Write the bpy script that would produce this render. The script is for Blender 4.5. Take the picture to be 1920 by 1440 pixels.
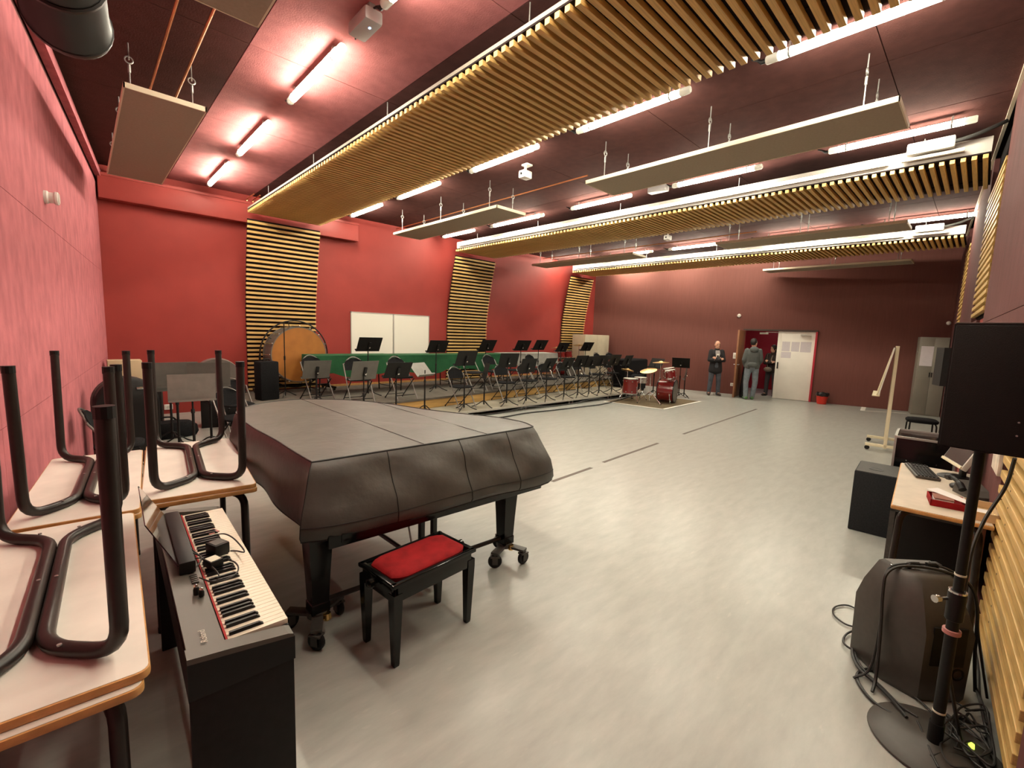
import bpy, bmesh, math, random
import numpy as np
from mathutils import Vector, Matrix, Euler

random.seed(7)
for _o in list(bpy.data.objects): bpy.data.objects.remove(_o)
SC = bpy.context.scene
COL = SC.collection
PI = math.pi

# ---------------------------------------------------------------- camera
F_PX, YAW, PITCH, ROLL, CAM_H = 840.9, 0.8053, 0.1142, -0.03496, 1.75
def _rot(y, p, r):
    f = np.array([math.cos(y)*math.cos(p), math.sin(y)*math.cos(p), -math.sin(p)])
    rt = np.array([math.sin(y), -math.cos(y), 0.0]); dn = np.cross(f, rt)
    c, s = math.cos(r), math.sin(r)
    return np.array([c*rt+s*dn, -s*rt+c*dn, f])
RM = _rot(YAW, PITCH, ROLL)
CAM = np.array([0.0, 0.0, CAM_H])
def ray(u, v): return RM.T @ np.array([(u-960)/F_PX, (v-720)/F_PX, 1.0])
def pz(u, v, z=0.0):
    d = ray(u, v); return Vector(CAM + d*(z-CAM_H)/d[2])
def px_(u, v, x):
    d = ray(u, v); return Vector(CAM + d*x/d[0])
def py(u, v, y):
    d = ray(u, v); return Vector(CAM + d*y/d[1])
def ppl(u, v, P, n):
    d = ray(u, v); n = np.array(n, float); return Vector(CAM + d*((np.array(P)-CAM) @ n)/(d @ n))
cam_d = bpy.data.cameras.new('camera'); cam = bpy.data.objects.new('camera', cam_d); COL.objects.link(cam)
cam_d.sensor_width = 36.0; cam_d.lens = F_PX/1920*36.0; cam_d.clip_start = 0.02; cam_d.clip_end = 100
_m = Matrix(((RM[0][0], -RM[1][0], -RM[2][0], 0), (RM[0][1], -RM[1][1], -RM[2][1], 0), (RM[0][2], -RM[1][2], -RM[2][2], 0), (0, 0, 0, 1)))
_m.translation = Vector(CAM); cam.matrix_world = _m
SC.camera = cam

# ---------------------------------------------------------------- world, exposure
W = bpy.data.worlds.new('world'); SC.world = W; W.use_nodes = True
W.node_tree.nodes['Background'].inputs[0].default_value = (0.9, 0.75, 0.6, 1)
W.node_tree.nodes['Background'].inputs[1].default_value = 0.02
SC.view_settings.view_transform = 'Standard'; SC.view_settings.look = 'None'
SC.view_settings.gamma = 1.0; SC.view_settings.use_curve_mapping = False
SC.view_settings.exposure = 0.20
TUBE_POWER = 112.0
TUBE_COL = (1.0, 0.93, 0.74)
STRIP_POWER = 34.0

# ---------------------------------------------------------------- materials
def mat(name, c, rough=0.5, metal=0.0, spec=0.5, var=0.0, vscale=20.0, bump=0.0, bscale=60.0, emit=None, estr=0.0,
        alpha=None, trans=0.0, stretch=(1, 1, 1), c2=None, coat=0.0, detail=4.0):
    m = bpy.data.materials.new(name); m.use_nodes = True
    nt = m.node_tree; b = nt.nodes['Principled BSDF']
    b.inputs['Base Color'].default_value = (*c, 1); b.inputs['Roughness'].default_value = rough
    b.inputs['Metallic'].default_value = metal; b.inputs['Specular IOR Level'].default_value = spec
    if coat: b.inputs['Coat Weight'].default_value = coat; b.inputs['Coat Roughness'].default_value = 0.1
    if trans: b.inputs['Transmission Weight'].default_value = trans
    if alpha is not None: b.inputs['Alpha'].default_value = alpha
    if emit: b.inputs['Emission Color'].default_value = (*emit, 1); b.inputs['Emission Strength'].default_value = estr
    if var or bump:
        tc = nt.nodes.new('ShaderNodeTexCoord'); mp = nt.nodes.new('ShaderNodeMapping')
        nt.links.new(tc.outputs['Object'], mp.inputs[0]); mp.inputs['Scale'].default_value = stretch
    if var:
        n = nt.nodes.new('ShaderNodeTexNoise'); n.inputs['Scale'].default_value = vscale; n.inputs['Detail'].default_value = detail
        nt.links.new(mp.outputs[0], n.inputs['Vector'])
        r = nt.nodes.new('ShaderNodeValToRGB')
        r.color_ramp.elements[0].position = 0.3; r.color_ramp.elements[1].position = 0.7
        lo = tuple(max(0, x*(1-var)) for x in c); hi = c2 if c2 else tuple(min(1, x*(1+var)) for x in c)
        r.color_ramp.elements[0].color = (*lo, 1); r.color_ramp.elements[1].color = (*hi, 1)
        nt.links.new(n.outputs['Fac'], r.inputs[0]); nt.links.new(r.outputs[0], b.inputs['Base Color'])
    if bump:
        n2 = nt.nodes.new('ShaderNodeTexNoise'); n2.inputs['Scale'].default_value = bscale; n2.inputs['Detail'].default_value = 5
        nt.links.new(mp.outputs[0], n2.inputs['Vector'])
        bp = nt.nodes.new('ShaderNodeBump'); bp.inputs['Strength'].default_value = bump; bp.inputs['Distance'].default_value = 0.02
        nt.links.new(n2.outputs['Fac'], bp.inputs['Height']); nt.links.new(bp.outputs[0], b.inputs['Normal'])
    return m

M = {}
M['pink'] = mat('pink_felt_panel', (0.455, 0.148, 0.165), 0.95, spec=0.1, var=0.16, vscale=9, bump=0.25, bscale=45, stretch=(1, 1, 0.5))
M['pinkr'] = mat('maroon_panel', (0.122, 0.047, 0.044), 0.9, spec=0.15, var=0.12, vscale=8, bump=0.15, bscale=40, stretch=(1, 1, 0.3))
M['red'] = mat('red_painted_wall', (0.305, 0.039, 0.031), 0.6, spec=0.3, var=0.06, vscale=2.5, bump=0.05, bscale=120)
M['far'] = mat('dark_maroon_boards', (0.165, 0.060, 0.048), 0.7, spec=0.25, var=0.06, vscale=5, stretch=(1, 6, 0.4), bump=0.08, bscale=30)
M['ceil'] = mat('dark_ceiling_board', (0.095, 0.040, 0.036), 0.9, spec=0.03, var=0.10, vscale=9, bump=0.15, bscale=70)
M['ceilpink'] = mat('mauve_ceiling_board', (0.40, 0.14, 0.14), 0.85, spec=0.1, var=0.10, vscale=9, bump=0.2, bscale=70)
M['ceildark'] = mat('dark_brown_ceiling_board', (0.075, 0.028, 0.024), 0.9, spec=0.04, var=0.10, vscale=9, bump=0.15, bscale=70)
M['beam'] = mat('red_painted_beam', (0.30, 0.046, 0.038), 0.5, spec=0.3, var=0.06, vscale=3)
M['wood'] = mat('varnished_slat_wood', (0.58, 0.375, 0.13), 0.5, spec=0.4, var=0.18, vscale=7, stretch=(0.6, 14, 14), bump=0.03, bscale=30)
M['slatback'] = mat('black_backing_felt', (0.018, 0.012, 0.012), 0.95, spec=0.1)
M['fascia'] = mat('pale_fascia_board', (0.36, 0.33, 0.30), 0.6, var=0.05, vscale=3)
M['cloud'] = mat('beige_acoustic_panel', (0.35, 0.295, 0.225), 0.9, spec=0.05, var=0.05, vscale=40, bump=0.1, bscale=200)
M['cloudedge'] = mat('cream_panel_edge', (0.72, 0.62, 0.46), 0.7)
M['tube'] = mat('glowing_tube', (1, 1, 1), 0.4, emit=TUBE_COL, estr=TUBE_POWER)
M['strip'] = mat('glowing_strip_tube', (1, 1, 1), 0.4, emit=(1.0, 0.92, 0.76), estr=STRIP_POWER)
M['tubecap'] = mat('clear_end_cap', (0.75, 0.75, 0.7), 0.2, trans=0.4)
M['white'] = mat('white_plastic', (0.78, 0.76, 0.70), 0.4)
M['cream'] = mat('cream_painted_metal', (0.66, 0.58, 0.40), 0.5, var=0.05, vscale=6)
M['chrome'] = mat('chrome', (0.75, 0.75, 0.74), 0.18, metal=1.0)
M['steel'] = mat('grey_steel', (0.42, 0.41, 0.39), 0.4, metal=0.8)
M['copper'] = mat('copper_pipe', (0.72, 0.30, 0.13), 0.3, metal=0.9, var=0.1, vscale=10)
M['black'] = mat('black_plastic', (0.007, 0.0065, 0.0065), 0.45, spec=0.3)
M['blackmat'] = mat('matt_black_paint', (0.009, 0.0085, 0.008), 0.6, spec=0.3, var=0.2, vscale=40)
M['blackfab'] = mat('black_fabric', (0.012, 0.012, 0.013), 0.95, spec=0.12, var=0.3, vscale=60, bump=0.2, bscale=250)
M['gloss'] = mat('polished_black_lacquer', (0.004, 0.004, 0.004), 0.15, spec=0.4)
M['cover'] = mat('black_leatherette_cover', (0.058, 0.055, 0.047), 0.45, spec=0.75, var=0.25, vscale=5, bump=0.12, bscale=18, stretch=(1, 1, 1))
M['seam'] = mat('cover_seam_piping', (0.010, 0.009, 0.009), 0.5)
M['tabletop'] = mat('white_laminate_underside', (0.78, 0.73, 0.66), 0.55, var=0.06, vscale=8)
M['tableedge'] = mat('varnished_beech_edge', (0.55, 0.29, 0.10), 0.45, var=0.15, vscale=25)
M['browntube'] = mat('dark_brown_tube', (0.020, 0.014, 0.012), 0.35, spec=0.4, var=0.15, vscale=30)
M['silverpanel'] = mat('grey_instrument_panel', (0.085, 0.077, 0.063), 0.4, var=0.05, vscale=6)
M['ivory'] = mat('ivory_white_key', (0.82, 0.74, 0.60), 0.3)
M['blackkey'] = mat('black_key', (0.006, 0.0055, 0.006), 0.35, spec=0.3)
M['felt'] = mat('red_felt', (0.35, 0.03, 0.03), 0.95)
M['velvet'] = mat('red_velvet', (0.26, 0.009, 0.011), 0.85, spec=0.2, var=0.25, vscale=12, bump=0.1, bscale=200)
M['brass'] = mat('brass', (0.75, 0.52, 0.20), 0.25, metal=1.0)
M['bronze'] = mat('cymbal_bronze', (0.80, 0.58, 0.24), 0.3, metal=0.9, var=0.12, vscale=15)
M['drumred'] = mat('dark_red_drum_lacquer', (0.20, 0.012, 0.012), 0.2, coat=0.6)
M['drumorange'] = mat('amber_drum_skin', (0.36, 0.135, 0.018), 0.6, var=0.14, vscale=4)
M['drumgrey'] = mat('grey_shell', (0.13, 0.12, 0.105), 0.45, var=0.1, vscale=6)
M['skinhead'] = mat('white_drum_skin', (0.75, 0.72, 0.65), 0.5)
M['green'] = mat('dark_green_cloth', (0.016, 0.082, 0.032), 0.85, spec=0.2, var=0.2, vscale=5, bump=0.1, bscale=60)
M['greycloth'] = mat('pale_grey_cloth', (0.34, 0.33, 0.30), 0.9, var=0.1, vscale=6)
M['greystand'] = mat('grey_stand_desk', (0.105, 0.10, 0.088), 0.5, var=0.1, vscale=10)
M['silverstand'] = mat('silver_grey_stand_desk', (0.20, 0.19, 0.17), 0.5, var=0.1, vscale=10)
M['riser'] = mat('plywood_riser', (0.55, 0.34, 0.11), 0.6, var=0.2, vscale=3, stretch=(0.7, 1, 8))
M['stage'] = mat('grey_platform_carpet', (0.13, 0.118, 0.10), 0.95, spec=0.1, var=0.15, vscale=8, bump=0.2, bscale=200)
M['platedge'] = mat('pale_platform_edge', (0.42, 0.40, 0.34), 0.6, var=0.1, vscale=5)
M['lowplat'] = mat('beige_platform_top', (0.27, 0.245, 0.185), 0.8, var=0.18, vscale=2.0)
M['rug'] = mat('brown_rug', (0.16, 0.125, 0.08), 1.0, spec=0.05, var=0.2, vscale=60, bump=0.3, bscale=250)
M['tape'] = mat('white_floor_tape', (0.88, 0.85, 0.76), 0.6)
M['darktape'] = mat('dark_floor_tape', (0.11, 0.085, 0.07), 0.6)
M['board'] = mat('whiteboard_enamel', (0.80, 0.77, 0.68), 0.25)
M['alu'] = mat('aluminium_frame', (0.62, 0.60, 0.56), 0.35, metal=0.8)
M['doorwhite'] = mat('white_door', (0.84, 0.80, 0.72), 0.5, var=0.03, vscale=4)
M['doorbrown'] = mat('brown_door_leaf', (0.30, 0.13, 0.06), 0.5, var=0.1, vscale=6)
M['paper'] = mat('paper', (0.72, 0.68, 0.66), 0.8)
M['paperprint'] = mat('printed_paper', (0.60, 0.55, 0.57), 0.8, var=0.1, vscale=60, stretch=(1, 0.3, 6))
M['corred'] = mat('crimson_corridor_wall', (0.42, 0.012, 0.03), 0.5)
M['corfloor'] = mat('mauve_corridor_floor', (0.40, 0.34, 0.33), 0.5)
M['greymetal'] = mat('grey_metal_cabinet', (0.24, 0.22, 0.18), 0.45, var=0.05, vscale=3)
M['palemetal'] = mat('pale_beige_metal_cabinet', (0.50, 0.45, 0.33), 0.5, var=0.06, vscale=5)
M['redplastic'] = mat('red_bucket_plastic', (0.62, 0.03, 0.015), 0.4)
M['bag'] = mat('black_bin_bag', (0.015, 0.015, 0.016), 0.3, bump=0.4, bscale=20)
M['orange'] = mat('orange_object', (0.55, 0.16, 0.03), 0.6)
M['screen'] = mat('dark_monitor_screen', (0.045, 0.036, 0.034), 0.25)
M['silverplastic'] = mat('silver_plastic', (0.55, 0.52, 0.46), 0.35)
M['greyplastic'] = mat('dark_grey_plastic', (0.058, 0.053, 0.046), 0.45, var=0.08, vscale=30, bump=0.05, bscale=300)
M['subgrey'] = mat('dark_grey_speaker_carpet', (0.022, 0.024, 0.026), 0.9, spec=0.2, var=0.2, vscale=80, bump=0.15, bscale=200)
M['subtop'] = mat('grey_speaker_top', (0.06, 0.058, 0.052), 0.7, var=0.15, vscale=60)
M['grille'] = mat('black_speaker_grille', (0.010, 0.009, 0.008), 0.6, spec=0.25, bump=0.2, bscale=400)
M['glass'] = mat('clear_acrylic', (0.93, 0.95, 0.93), 0.03, trans=1.0)
M['ledblue'] = mat('blue_white_led', (0.3, 0.5, 1), 0.3, emit=(0.35, 0.6, 1.0), estr=6.0)
M['fixture'] = mat('grey_fixture_housing', (0.45, 0.44, 0.44), 0.35)
M['duct'] = mat('dark_duct', (0.013, 0.0125, 0.011), 0.45, var=0.1, vscale=6)
M['skin'] = mat('skin', (0.62, 0.33, 0.22), 0.55, var=0.05, vscale=20)
M['hair'] = mat('dark_hair', (0.018, 0.013, 0.010), 0.6)
M['hairgrey'] = mat('short_cropped_hair', (0.10, 0.07, 0.055), 0.7)
M['jacket'] = mat('black_jacket_cloth', (0.016, 0.015, 0.018), 0.85, bump=0.2, bscale=30)
M['jeans'] = mat('blue_grey_denim', (0.075, 0.085, 0.105), 0.9, var=0.3, vscale=10)
M['jeanslight'] = mat('light_blue_denim', (0.20, 0.235, 0.27), 0.9, var=0.2, vscale=10)
M['hoodie'] = mat('grey_green_hoodie', (0.105, 0.115, 0.110), 0.95, var=0.1, vscale=12)
M['hoodin'] = mat('navy_hood_lining', (0.03, 0.03, 0.06), 0.95)
M['brownjkt'] = mat('dark_brown_jacket', (0.026, 0.018, 0.015), 0.85, bump=0.2, bscale=30)
M['trousers'] = mat('charcoal_trousers', (0.05, 0.045, 0.05), 0.9)
M['shoe'] = mat('brown_shoe', (0.06, 0.04, 0.03), 0.6)
M['sneaker'] = mat('green_trainer', (0.10, 0.22, 0.08), 0.6)
M['tshirt'] = mat('grey_printed_shirt', (0.30, 0.28, 0.27), 0.9)
M['shirtprint'] = mat('white_shirt_print', (0.75, 0.72, 0.66), 0.9)
M['bagbrown'] = mat('taupe_handbag', (0.16, 0.12, 0.09), 0.6, var=0.2, vscale=30)
M['cable'] = mat('black_cable', (0.016, 0.015, 0.014), 0.5)
M['label'] = mat('pale_sticker', (0.72, 0.68, 0.55), 0.6)
M['pinktag'] = mat('dusty_pink_tag', (0.50, 0.22, 0.20), 0.7)
M['cardbox'] = mat('cream_cardboard_box', (0.50, 0.42, 0.26), 0.8)
M['yellowled'] = mat('yellow_green_light', (0.5, 0.6, 0.1), 0.4, emit=(0.6, 0.8, 0.1), estr=1.5)
M['letter'] = mat('pale_lettering', (0.62, 0.58, 0.50), 0.5)
M['woodtray'] = mat('pale_wood_tray', (0.55, 0.38, 0.20), 0.5, var=0.1, vscale=15)
M['brownpanel'] = mat('brown_fibre_panel', (0.24, 0.09, 0.055), 0.7, var=0.15, vscale=10)

# floor with mottled linoleum and gloss
def floor_mat():
    m = bpy.data.materials.new('grey_beige_linoleum'); m.use_nodes = True; nt = m.node_tree; b = nt.nodes['Principled BSDF']
    tc = nt.nodes.new('ShaderNodeTexCoord')
    mp = nt.nodes.new('ShaderNodeMapping'); mp.inputs['Rotation'].default_value = (0, 0, 0.5); mp.inputs['Scale'].default_value = (1, 3.5, 1)
    nt.links.new(tc.outputs['Object'], mp.inputs[0])
    n = nt.nodes.new('ShaderNodeTexNoise'); n.inputs['Scale'].default_value = 3.5; n.inputs['Detail'].default_value = 8; n.inputs['Roughness'].default_value = 0.62
    nt.links.new(mp.outputs[0], n.inputs['Vector'])
    r = nt.nodes.new('ShaderNodeValToRGB')
    e = r.color_ramp.elements; e[0].position = 0.3; e[0].color = (0.325, 0.332, 0.303, 1); e[1].position = 0.75; e[1].color = (0.415, 0.425, 0.388, 1)
    nt.links.new(n.outputs['Fac'], r.inputs[0])
    n2 = nt.nodes.new('ShaderNodeTexNoise'); n2.inputs['Scale'].default_value = 22; n2.inputs['Detail'].default_value = 3
    mp2 = nt.nodes.new('ShaderNodeMapping'); mp2.inputs['Rotation'].default_value = (0, 0, 0.9); mp2.inputs['Scale'].default_value = (0.35, 1, 1)
    nt.links.new(tc.outputs['Object'], mp2.inputs[0]); nt.links.new(mp2.outputs[0], n2.inputs['Vector'])
    r2 = nt.nodes.new('ShaderNodeValToRGB'); r2.color_ramp.elements[0].position = 0.66; r2.color_ramp.elements[1].position = 0.78
    r2.color_ramp.elements[0].color = (0, 0, 0, 1); r2.color_ramp.elements[1].color = (0.25, 0.25, 0.25, 1)
    nt.links.new(n2.outputs['Fac'], r2.inputs[0])
    mx = nt.nodes.new('ShaderNodeMix'); mx.data_type = 'RGBA'
    nt.links.new(r2.outputs[0], mx.inputs['Factor']); nt.links.new(r.outputs[0], mx.inputs[6]); mx.inputs[7].default_value = (0.62, 0.58, 0.5, 1)
    nt.links.new(mx.outputs[2], b.inputs['Base Color'])
    b.inputs['Roughness'].default_value = 0.31; b.inputs['Specular IOR Level'].default_value = 0.5
    bp = nt.nodes.new('ShaderNodeBump'); bp.inputs['Strength'].default_value = 0.04; bp.inputs['Distance'].default_value = 0.02
    nt.links.new(n2.outputs['Fac'], bp.inputs['Height']); nt.links.new(bp.outputs[0], b.inputs['Normal'])
    return m
M['floor'] = floor_mat()

# ---------------------------------------------------------------- mesh helpers
class MB:
    def __init__(s): s.v = []; s.f = []
    def add(s, vs, fs):
        k = len(s.v); s.v += [tuple(x) for x in vs]; s.f += [tuple(i+k for i in f) for f in fs]; return s
    def box(s, c, d, rz=0.0, bev=0.0, rot=None):
        bm = bmesh.new(); bmesh.ops.create_cube(bm, size=1.0)
        for v in bm.verts: v.co = Vector((v.co.x*d[0], v.co.y*d[1], v.co.z*d[2]))
        if bev: bmesh.ops.bevel(bm, geom=list(bm.edges), offset=min(bev, min(d)*0.45), segments=2, affect='EDGES', profile=0.6)
        Rr = rot if rot is not None else Matrix.Rotation(rz, 3, 'Z')
        bm.verts.index_update()
        s.add([Rr @ v.co + Vector(c) for v in bm.verts], [[v.index for v in f.verts] for f in bm.faces]); bm.free(); return s
    def box2(s, a, b, bev=0.0):
        a = Vector(a); b = Vector(b); return s.box((a+b)/2, [abs(x) for x in (b-a)], bev=bev)
    def tube(s, pts, r, n=8, cap=True, closed=False):
        pts = [Vector(p) for p in pts]; N = len(pts)
        rr = r if isinstance(r, (list, tuple)) else [r]*N
        ups = None; vs = []
        for i, p in enumerate(pts):
            if closed: t = (pts[(i+1) % N]-pts[i-1])
            else: t = pts[min(i+1, N-1)]-pts[max(i-1, 0)]
            if t.length < 1e-9: t = Vector((0, 0, 1))
            t.normalize()
            if ups is None: ups = t.orthogonal().normalized()
            else:
                ups = ups - t*ups.dot(t)
                ups = ups.normalized() if ups.length > 1e-6 else t.orthogonal().normalized()
            w = t.cross(ups)
            for k in range(n):
                a = 2*PI*k/n; vs.append(p + (ups*math.cos(a)+w*math.sin(a))*rr[i])
        fs = []
        for i in range(N if closed else N-1):
            j = (i+1) % N
            for k in range(n): fs.append((i*n+k, i*n+(k+1) % n, j*n+(k+1) % n, j*n+k))
        if cap and not closed:
            fs.append(tuple(reversed(range(n)))); fs.append(tuple((N-1)*n+k for k in range(n)))
        return s.add(vs, fs)
    def cyl(s, a, b, r, r2=None, n=16): return s.tube([a, b], [r, r if r2 is None else r2], n)
    def lathe(s, prof, c=(0, 0, 0), n=24, axis=None, ring=False):
        if ring: prof = list(prof)+[prof[0]]
        c = Vector(c); q = Vector((0, 0, 1)).rotation_difference(Vector(axis).normalized()) if axis is not None else None
        vs = []
        for r, z in prof:
            for k in range(n):
                a = 2*PI*k/n; p = Vector((r*math.cos(a), r*math.sin(a), z))
                if q: p = q @ p
                vs.append(c+p)
        fs = []
        for i in range(len(prof)-1):
            for k in range(n): fs.append((i*n+k, i*n+(k+1) % n, (i+1)*n+(k+1) % n, (i+1)*n+k))
        if not ring:
            fs.append(tuple(reversed(range(n)))); L = len(prof)-1
            fs.append(tuple(L*n+k for k in range(n)))
        return s.add(vs, fs)
    def prism(s, out, z0, z1):
        n = len(out); vs = [(p[0], p[1], z0) for p in out]+[(p[0], p[1], z1) for p in out]
        fs = [tuple(reversed(range(n))), tuple(range(n, 2*n))]+[(i, (i+1) % n, n+(i+1) % n, n+i) for i in range(n)]
        return s.add(vs, fs)
    def loft(s, rings, cap=True, closed=True):
        n = len(rings[0]); vs = [p for r in rings for p in r]; fs = []
        for i in range(len(rings)-1):
            for k in range(n if closed else n-1): fs.append((i*n+k, i*n+(k+1) % n, (i+1)*n+(k+1) % n, (i+1)*n+k))
        if cap: fs.append(tuple(reversed(range(n)))); fs.append(tuple((len(rings)-1)*n+k for k in range(n)))
        return s.add(vs, fs)
    def quad(s, a, b, c, d, t=0.002):
        a, b, c, d = map(Vector, (a, b, c, d)); nrm = (b-a).cross(d-a).normalized()*t
        return s.add([a, b, c, d, a+nrm, b+nrm, c+nrm, d+nrm], [(3, 2, 1, 0), (4, 5, 6, 7), (0, 1, 5, 4), (1, 2, 6, 5), (2, 3, 7, 6), (3, 0, 4, 7)])
    def ball(s, c, r, n=12, sc=(1, 1, 1)):
        m = n//2; prof = [(max(1e-4, math.sin(PI*i/m))*r, -math.cos(PI*i/m)*r) for i in range(m+1)]
        t = MB().lathe(prof, n=n); c = Vector(c)
        return s.add([Vector((v[0]*sc[0], v[1]*sc[1], v[2]*sc[2]))+c for v in t.v], t.f)
    def cap(s, a, b, r0, r1, n=10):
        a = Vector(a); b = Vector(b); d = (b-a); L = d.length; d.normalize()
        pts = []; rs = []
        for i in range(4): t = PI/2*i/4; pts.append(a-d*r0*math.cos(t)); rs.append(max(1e-4, r0*math.sin(t)))
        for i in range(5): t = PI/2*i/4; pts.append(b+d*r1*math.sin(t)) ; rs.append(max(1e-4, r1*math.cos(t)))
        pts.insert(4, a); rs.insert(4, r0)
        return s.tube(pts, rs, n)
    def xf(s, mtx): s.v = [tuple(mtx @ Vector(p)) for p in s.v]; return s
    def mesh(s, name, m, smooth=None):
        me = bpy.data.meshes.new(name); me.from_pydata([tuple(p) for p in s.v], [], s.f); me.update()
        me.materials.append(M[m] if isinstance(m, str) else m)
        bm = bmesh.new(); bm.from_mesh(me); bmesh.ops.recalc_face_normals(bm, faces=bm.faces); bm.to_mesh(me); bm.free()
        if smooth is None: smooth = len(s.f) > 14
        if smooth:
            for p in me.polygons: p.use_smooth = True
            me.set_sharp_from_angle(angle=math.radians(38))
        return me
    def build(s, name, m, parent=None, **k):
        return ob(name, s.mesh(name, m, k.pop('smooth', None)), parent, **k)

def ob(name, data, parent=None, loc=None, rot=None, scale=None):
    o = bpy.data.objects.new(name, data); COL.objects.link(o)
    if parent is not None: o.parent = parent
    if loc is not None: o.location = loc
    if rot is not None: o.rotation_euler = rot
    if scale is not None: o.scale = scale
    return o
def tag(o, label, cat, group=None):
    o['label'] = label; o['category'] = cat
    if group: o['group'] = group
    return o
def thing(name, label, cat, loc=(0, 0, 0), rz=0.0, group=None):
    o = bpy.data.objects.new(name, None); COL.objects.link(o); o.empty_display_size = 0.1
    o.location = loc; o.rotation_euler = (0, 0, rz); return tag(o, label, cat, group)
def struct(o): o['kind'] = 'structure'; return o
def copy_tree(o, parent=None):
    c = o.copy(); COL.objects.link(c)
    if parent is not None: c.parent = parent
    for ch in o.children: copy_tree(ch, c)
    return c
def arc(c, r, a0, a1, n, u=(1, 0, 0), w=(0, 0, 1)):
    c = Vector(c); u = Vector(u); w = Vector(w)
    return [c+u*(r*math.cos(a0+(a1-a0)*i/n))+w*(r*math.sin(a0+(a1-a0)*i/n)) for i in range(n+1)]
def fillet(pts, r, n=5):
    pts = [Vector(p) for p in pts]; out = [pts[0]]
    for i in range(1, len(pts)-1):
        a = (pts[i-1]-pts[i]); b = (pts[i+1]-pts[i]); d = min(r, a.length*0.48, b.length*0.48); a.normalize(); b.normalize()
        p0 = pts[i]+a*d; p1 = pts[i]+b*d
        for k in range(n+1):
            t = k/n; out.append(p0*(1-t)**2+pts[i]*2*t*(1-t)+p1*t*t)
    out.append(pts[-1]); return out
def smooth_path(pts, n=6):
    P = [Vector(p) for p in pts]; P = [P[0]*2-P[1]]+P+[P[-1]*2-P[-2]]; out = []
    for i in range(1, len(P)-2):
        for k in range(n):
            t = k/n; a, b, c, d = P[i-1], P[i], P[i+1], P[i+2]
            out.append(0.5*((2*b)+(c-a)*t+(2*a-5*b+4*c-d)*t*t+(3*b-a-3*c+d)*t**3))
    out.append(P[-2]); return out

# ---------------------------------------------------------------- room geometry
YR = 10.5                                   # red wall plane
CEIL = 4.3
def pink_x(y): return 0.31-(YR-y)*0.1016
def far_x(y): return 15.72-0.19*(y-3.2)
def right_y(x): return -0.40+0.0625*x
FAR_N = Vector((1, 0.19, 0)).normalized()
c_pr = Vector((pink_x(YR), YR, 0)); c_fr = Vector((far_x(YR), YR, 0))
_xr = (15.72+0.19*3.2+0.19*0.40)/(1+0.19*0.0625); c_rf = Vector((_xr, right_y(_xr), 0))
_yp = None
_x = -0.8
for _i in range(20): _x = pink_x(right_y(_x))
c_pw = Vector((_x, right_y(_x), 0))
room = [c_pw, c_rf, c_fr, c_pr]

fl = MB().prism([(c.x, c.y) for c in (Vector((-1.1, -0.9, 0)), Vector((17.0, 0.5, 0)), Vector((14.6, 10.9, 0)), Vector((0.1, 10.9, 0)))], -0.12, 0.0).build('floor', 'floor'); struct(fl)

# ceiling slab and its boards
ce = MB().prism([(-1.2, -1.0), (17.2, 0.3), (14.8, 11.0), (0.0, 11.0)], CEIL+0.02, CEIL+0.14).build('ceiling', 'slatback'); struct(ce)
xs = [-1.1]+[1.26-1.38+1.38*k for k in range(0, 13)]
ys = [-0.9, 0.87, 2.91, 4.95, 6.99, 9.03, 10.6]
def clip_poly(poly, p, n):
    out = []
    for i in range(len(poly)):
        a, b = poly[i], poly[(i+1) % len(poly)]
        da = (a[0]-p[0])*n[0]+(a[1]-p[1])*n[1]; db = (b[0]-p[0])*n[0]+(b[1]-p[1])*n[1]
        if da <= 0: out.append(a)
        if (da < 0) != (db < 0) and abs(da-db) > 1e-9:
            t = da/(da-db); out.append((a[0]+(b[0]-a[0])*t, a[1]+(b[1]-a[1])*t))
    return out
def room_clip(poly):
    poly = clip_poly(poly, (c_fr.x, c_fr.y), (FAR_N.x, FAR_N.y))
    poly = clip_poly(poly, (0, YR), (0, 1)) if poly else poly
    poly = clip_poly(poly, (0, -0.40), (0.0625, -1)) if poly else poly
    poly = clip_poly(poly, (c_pr.x, c_pr.y), (-1, 0.1016)) if poly else poly
    return poly
for i in range(len(xs)-1):
    for j in range(len(ys)-1):
        g = 0.004; sk = 0.05 if j == 0 else 0
        pl = room_clip([(xs[i]+g, ys[j]+g), (xs[i+1]-g, ys[j]+g), (xs[i+1]-g, ys[j+1]-g), (xs[i]+g, ys[j+1]-g)])
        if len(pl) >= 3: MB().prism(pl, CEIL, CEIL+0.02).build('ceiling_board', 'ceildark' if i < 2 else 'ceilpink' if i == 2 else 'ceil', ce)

def wall_board(parent, name, A, d, nrm, s0, s1, z0, z1, t, m, off=0.0):
    a = A+d*s0+nrm*off; b = A+d*s1+nrm*off
    o = [a, b, b+nrm*t, a+nrm*t]
    return MB().prism([(p.x, p.y) for p in o], z0, z1).build(name, m, parent)
def wall(name, A, B, z0, z1, m, nrm, thick=0.15):
    d = (B-A).normalized(); L = (B-A).length
    o = [A-nrm*0.0, B-nrm*0.0, B-nrm*thick, A-nrm*thick]
    return struct(MB().prism([(p.x, p.y) for p in o], z0, z1).build(name, m)), d, L

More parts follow.
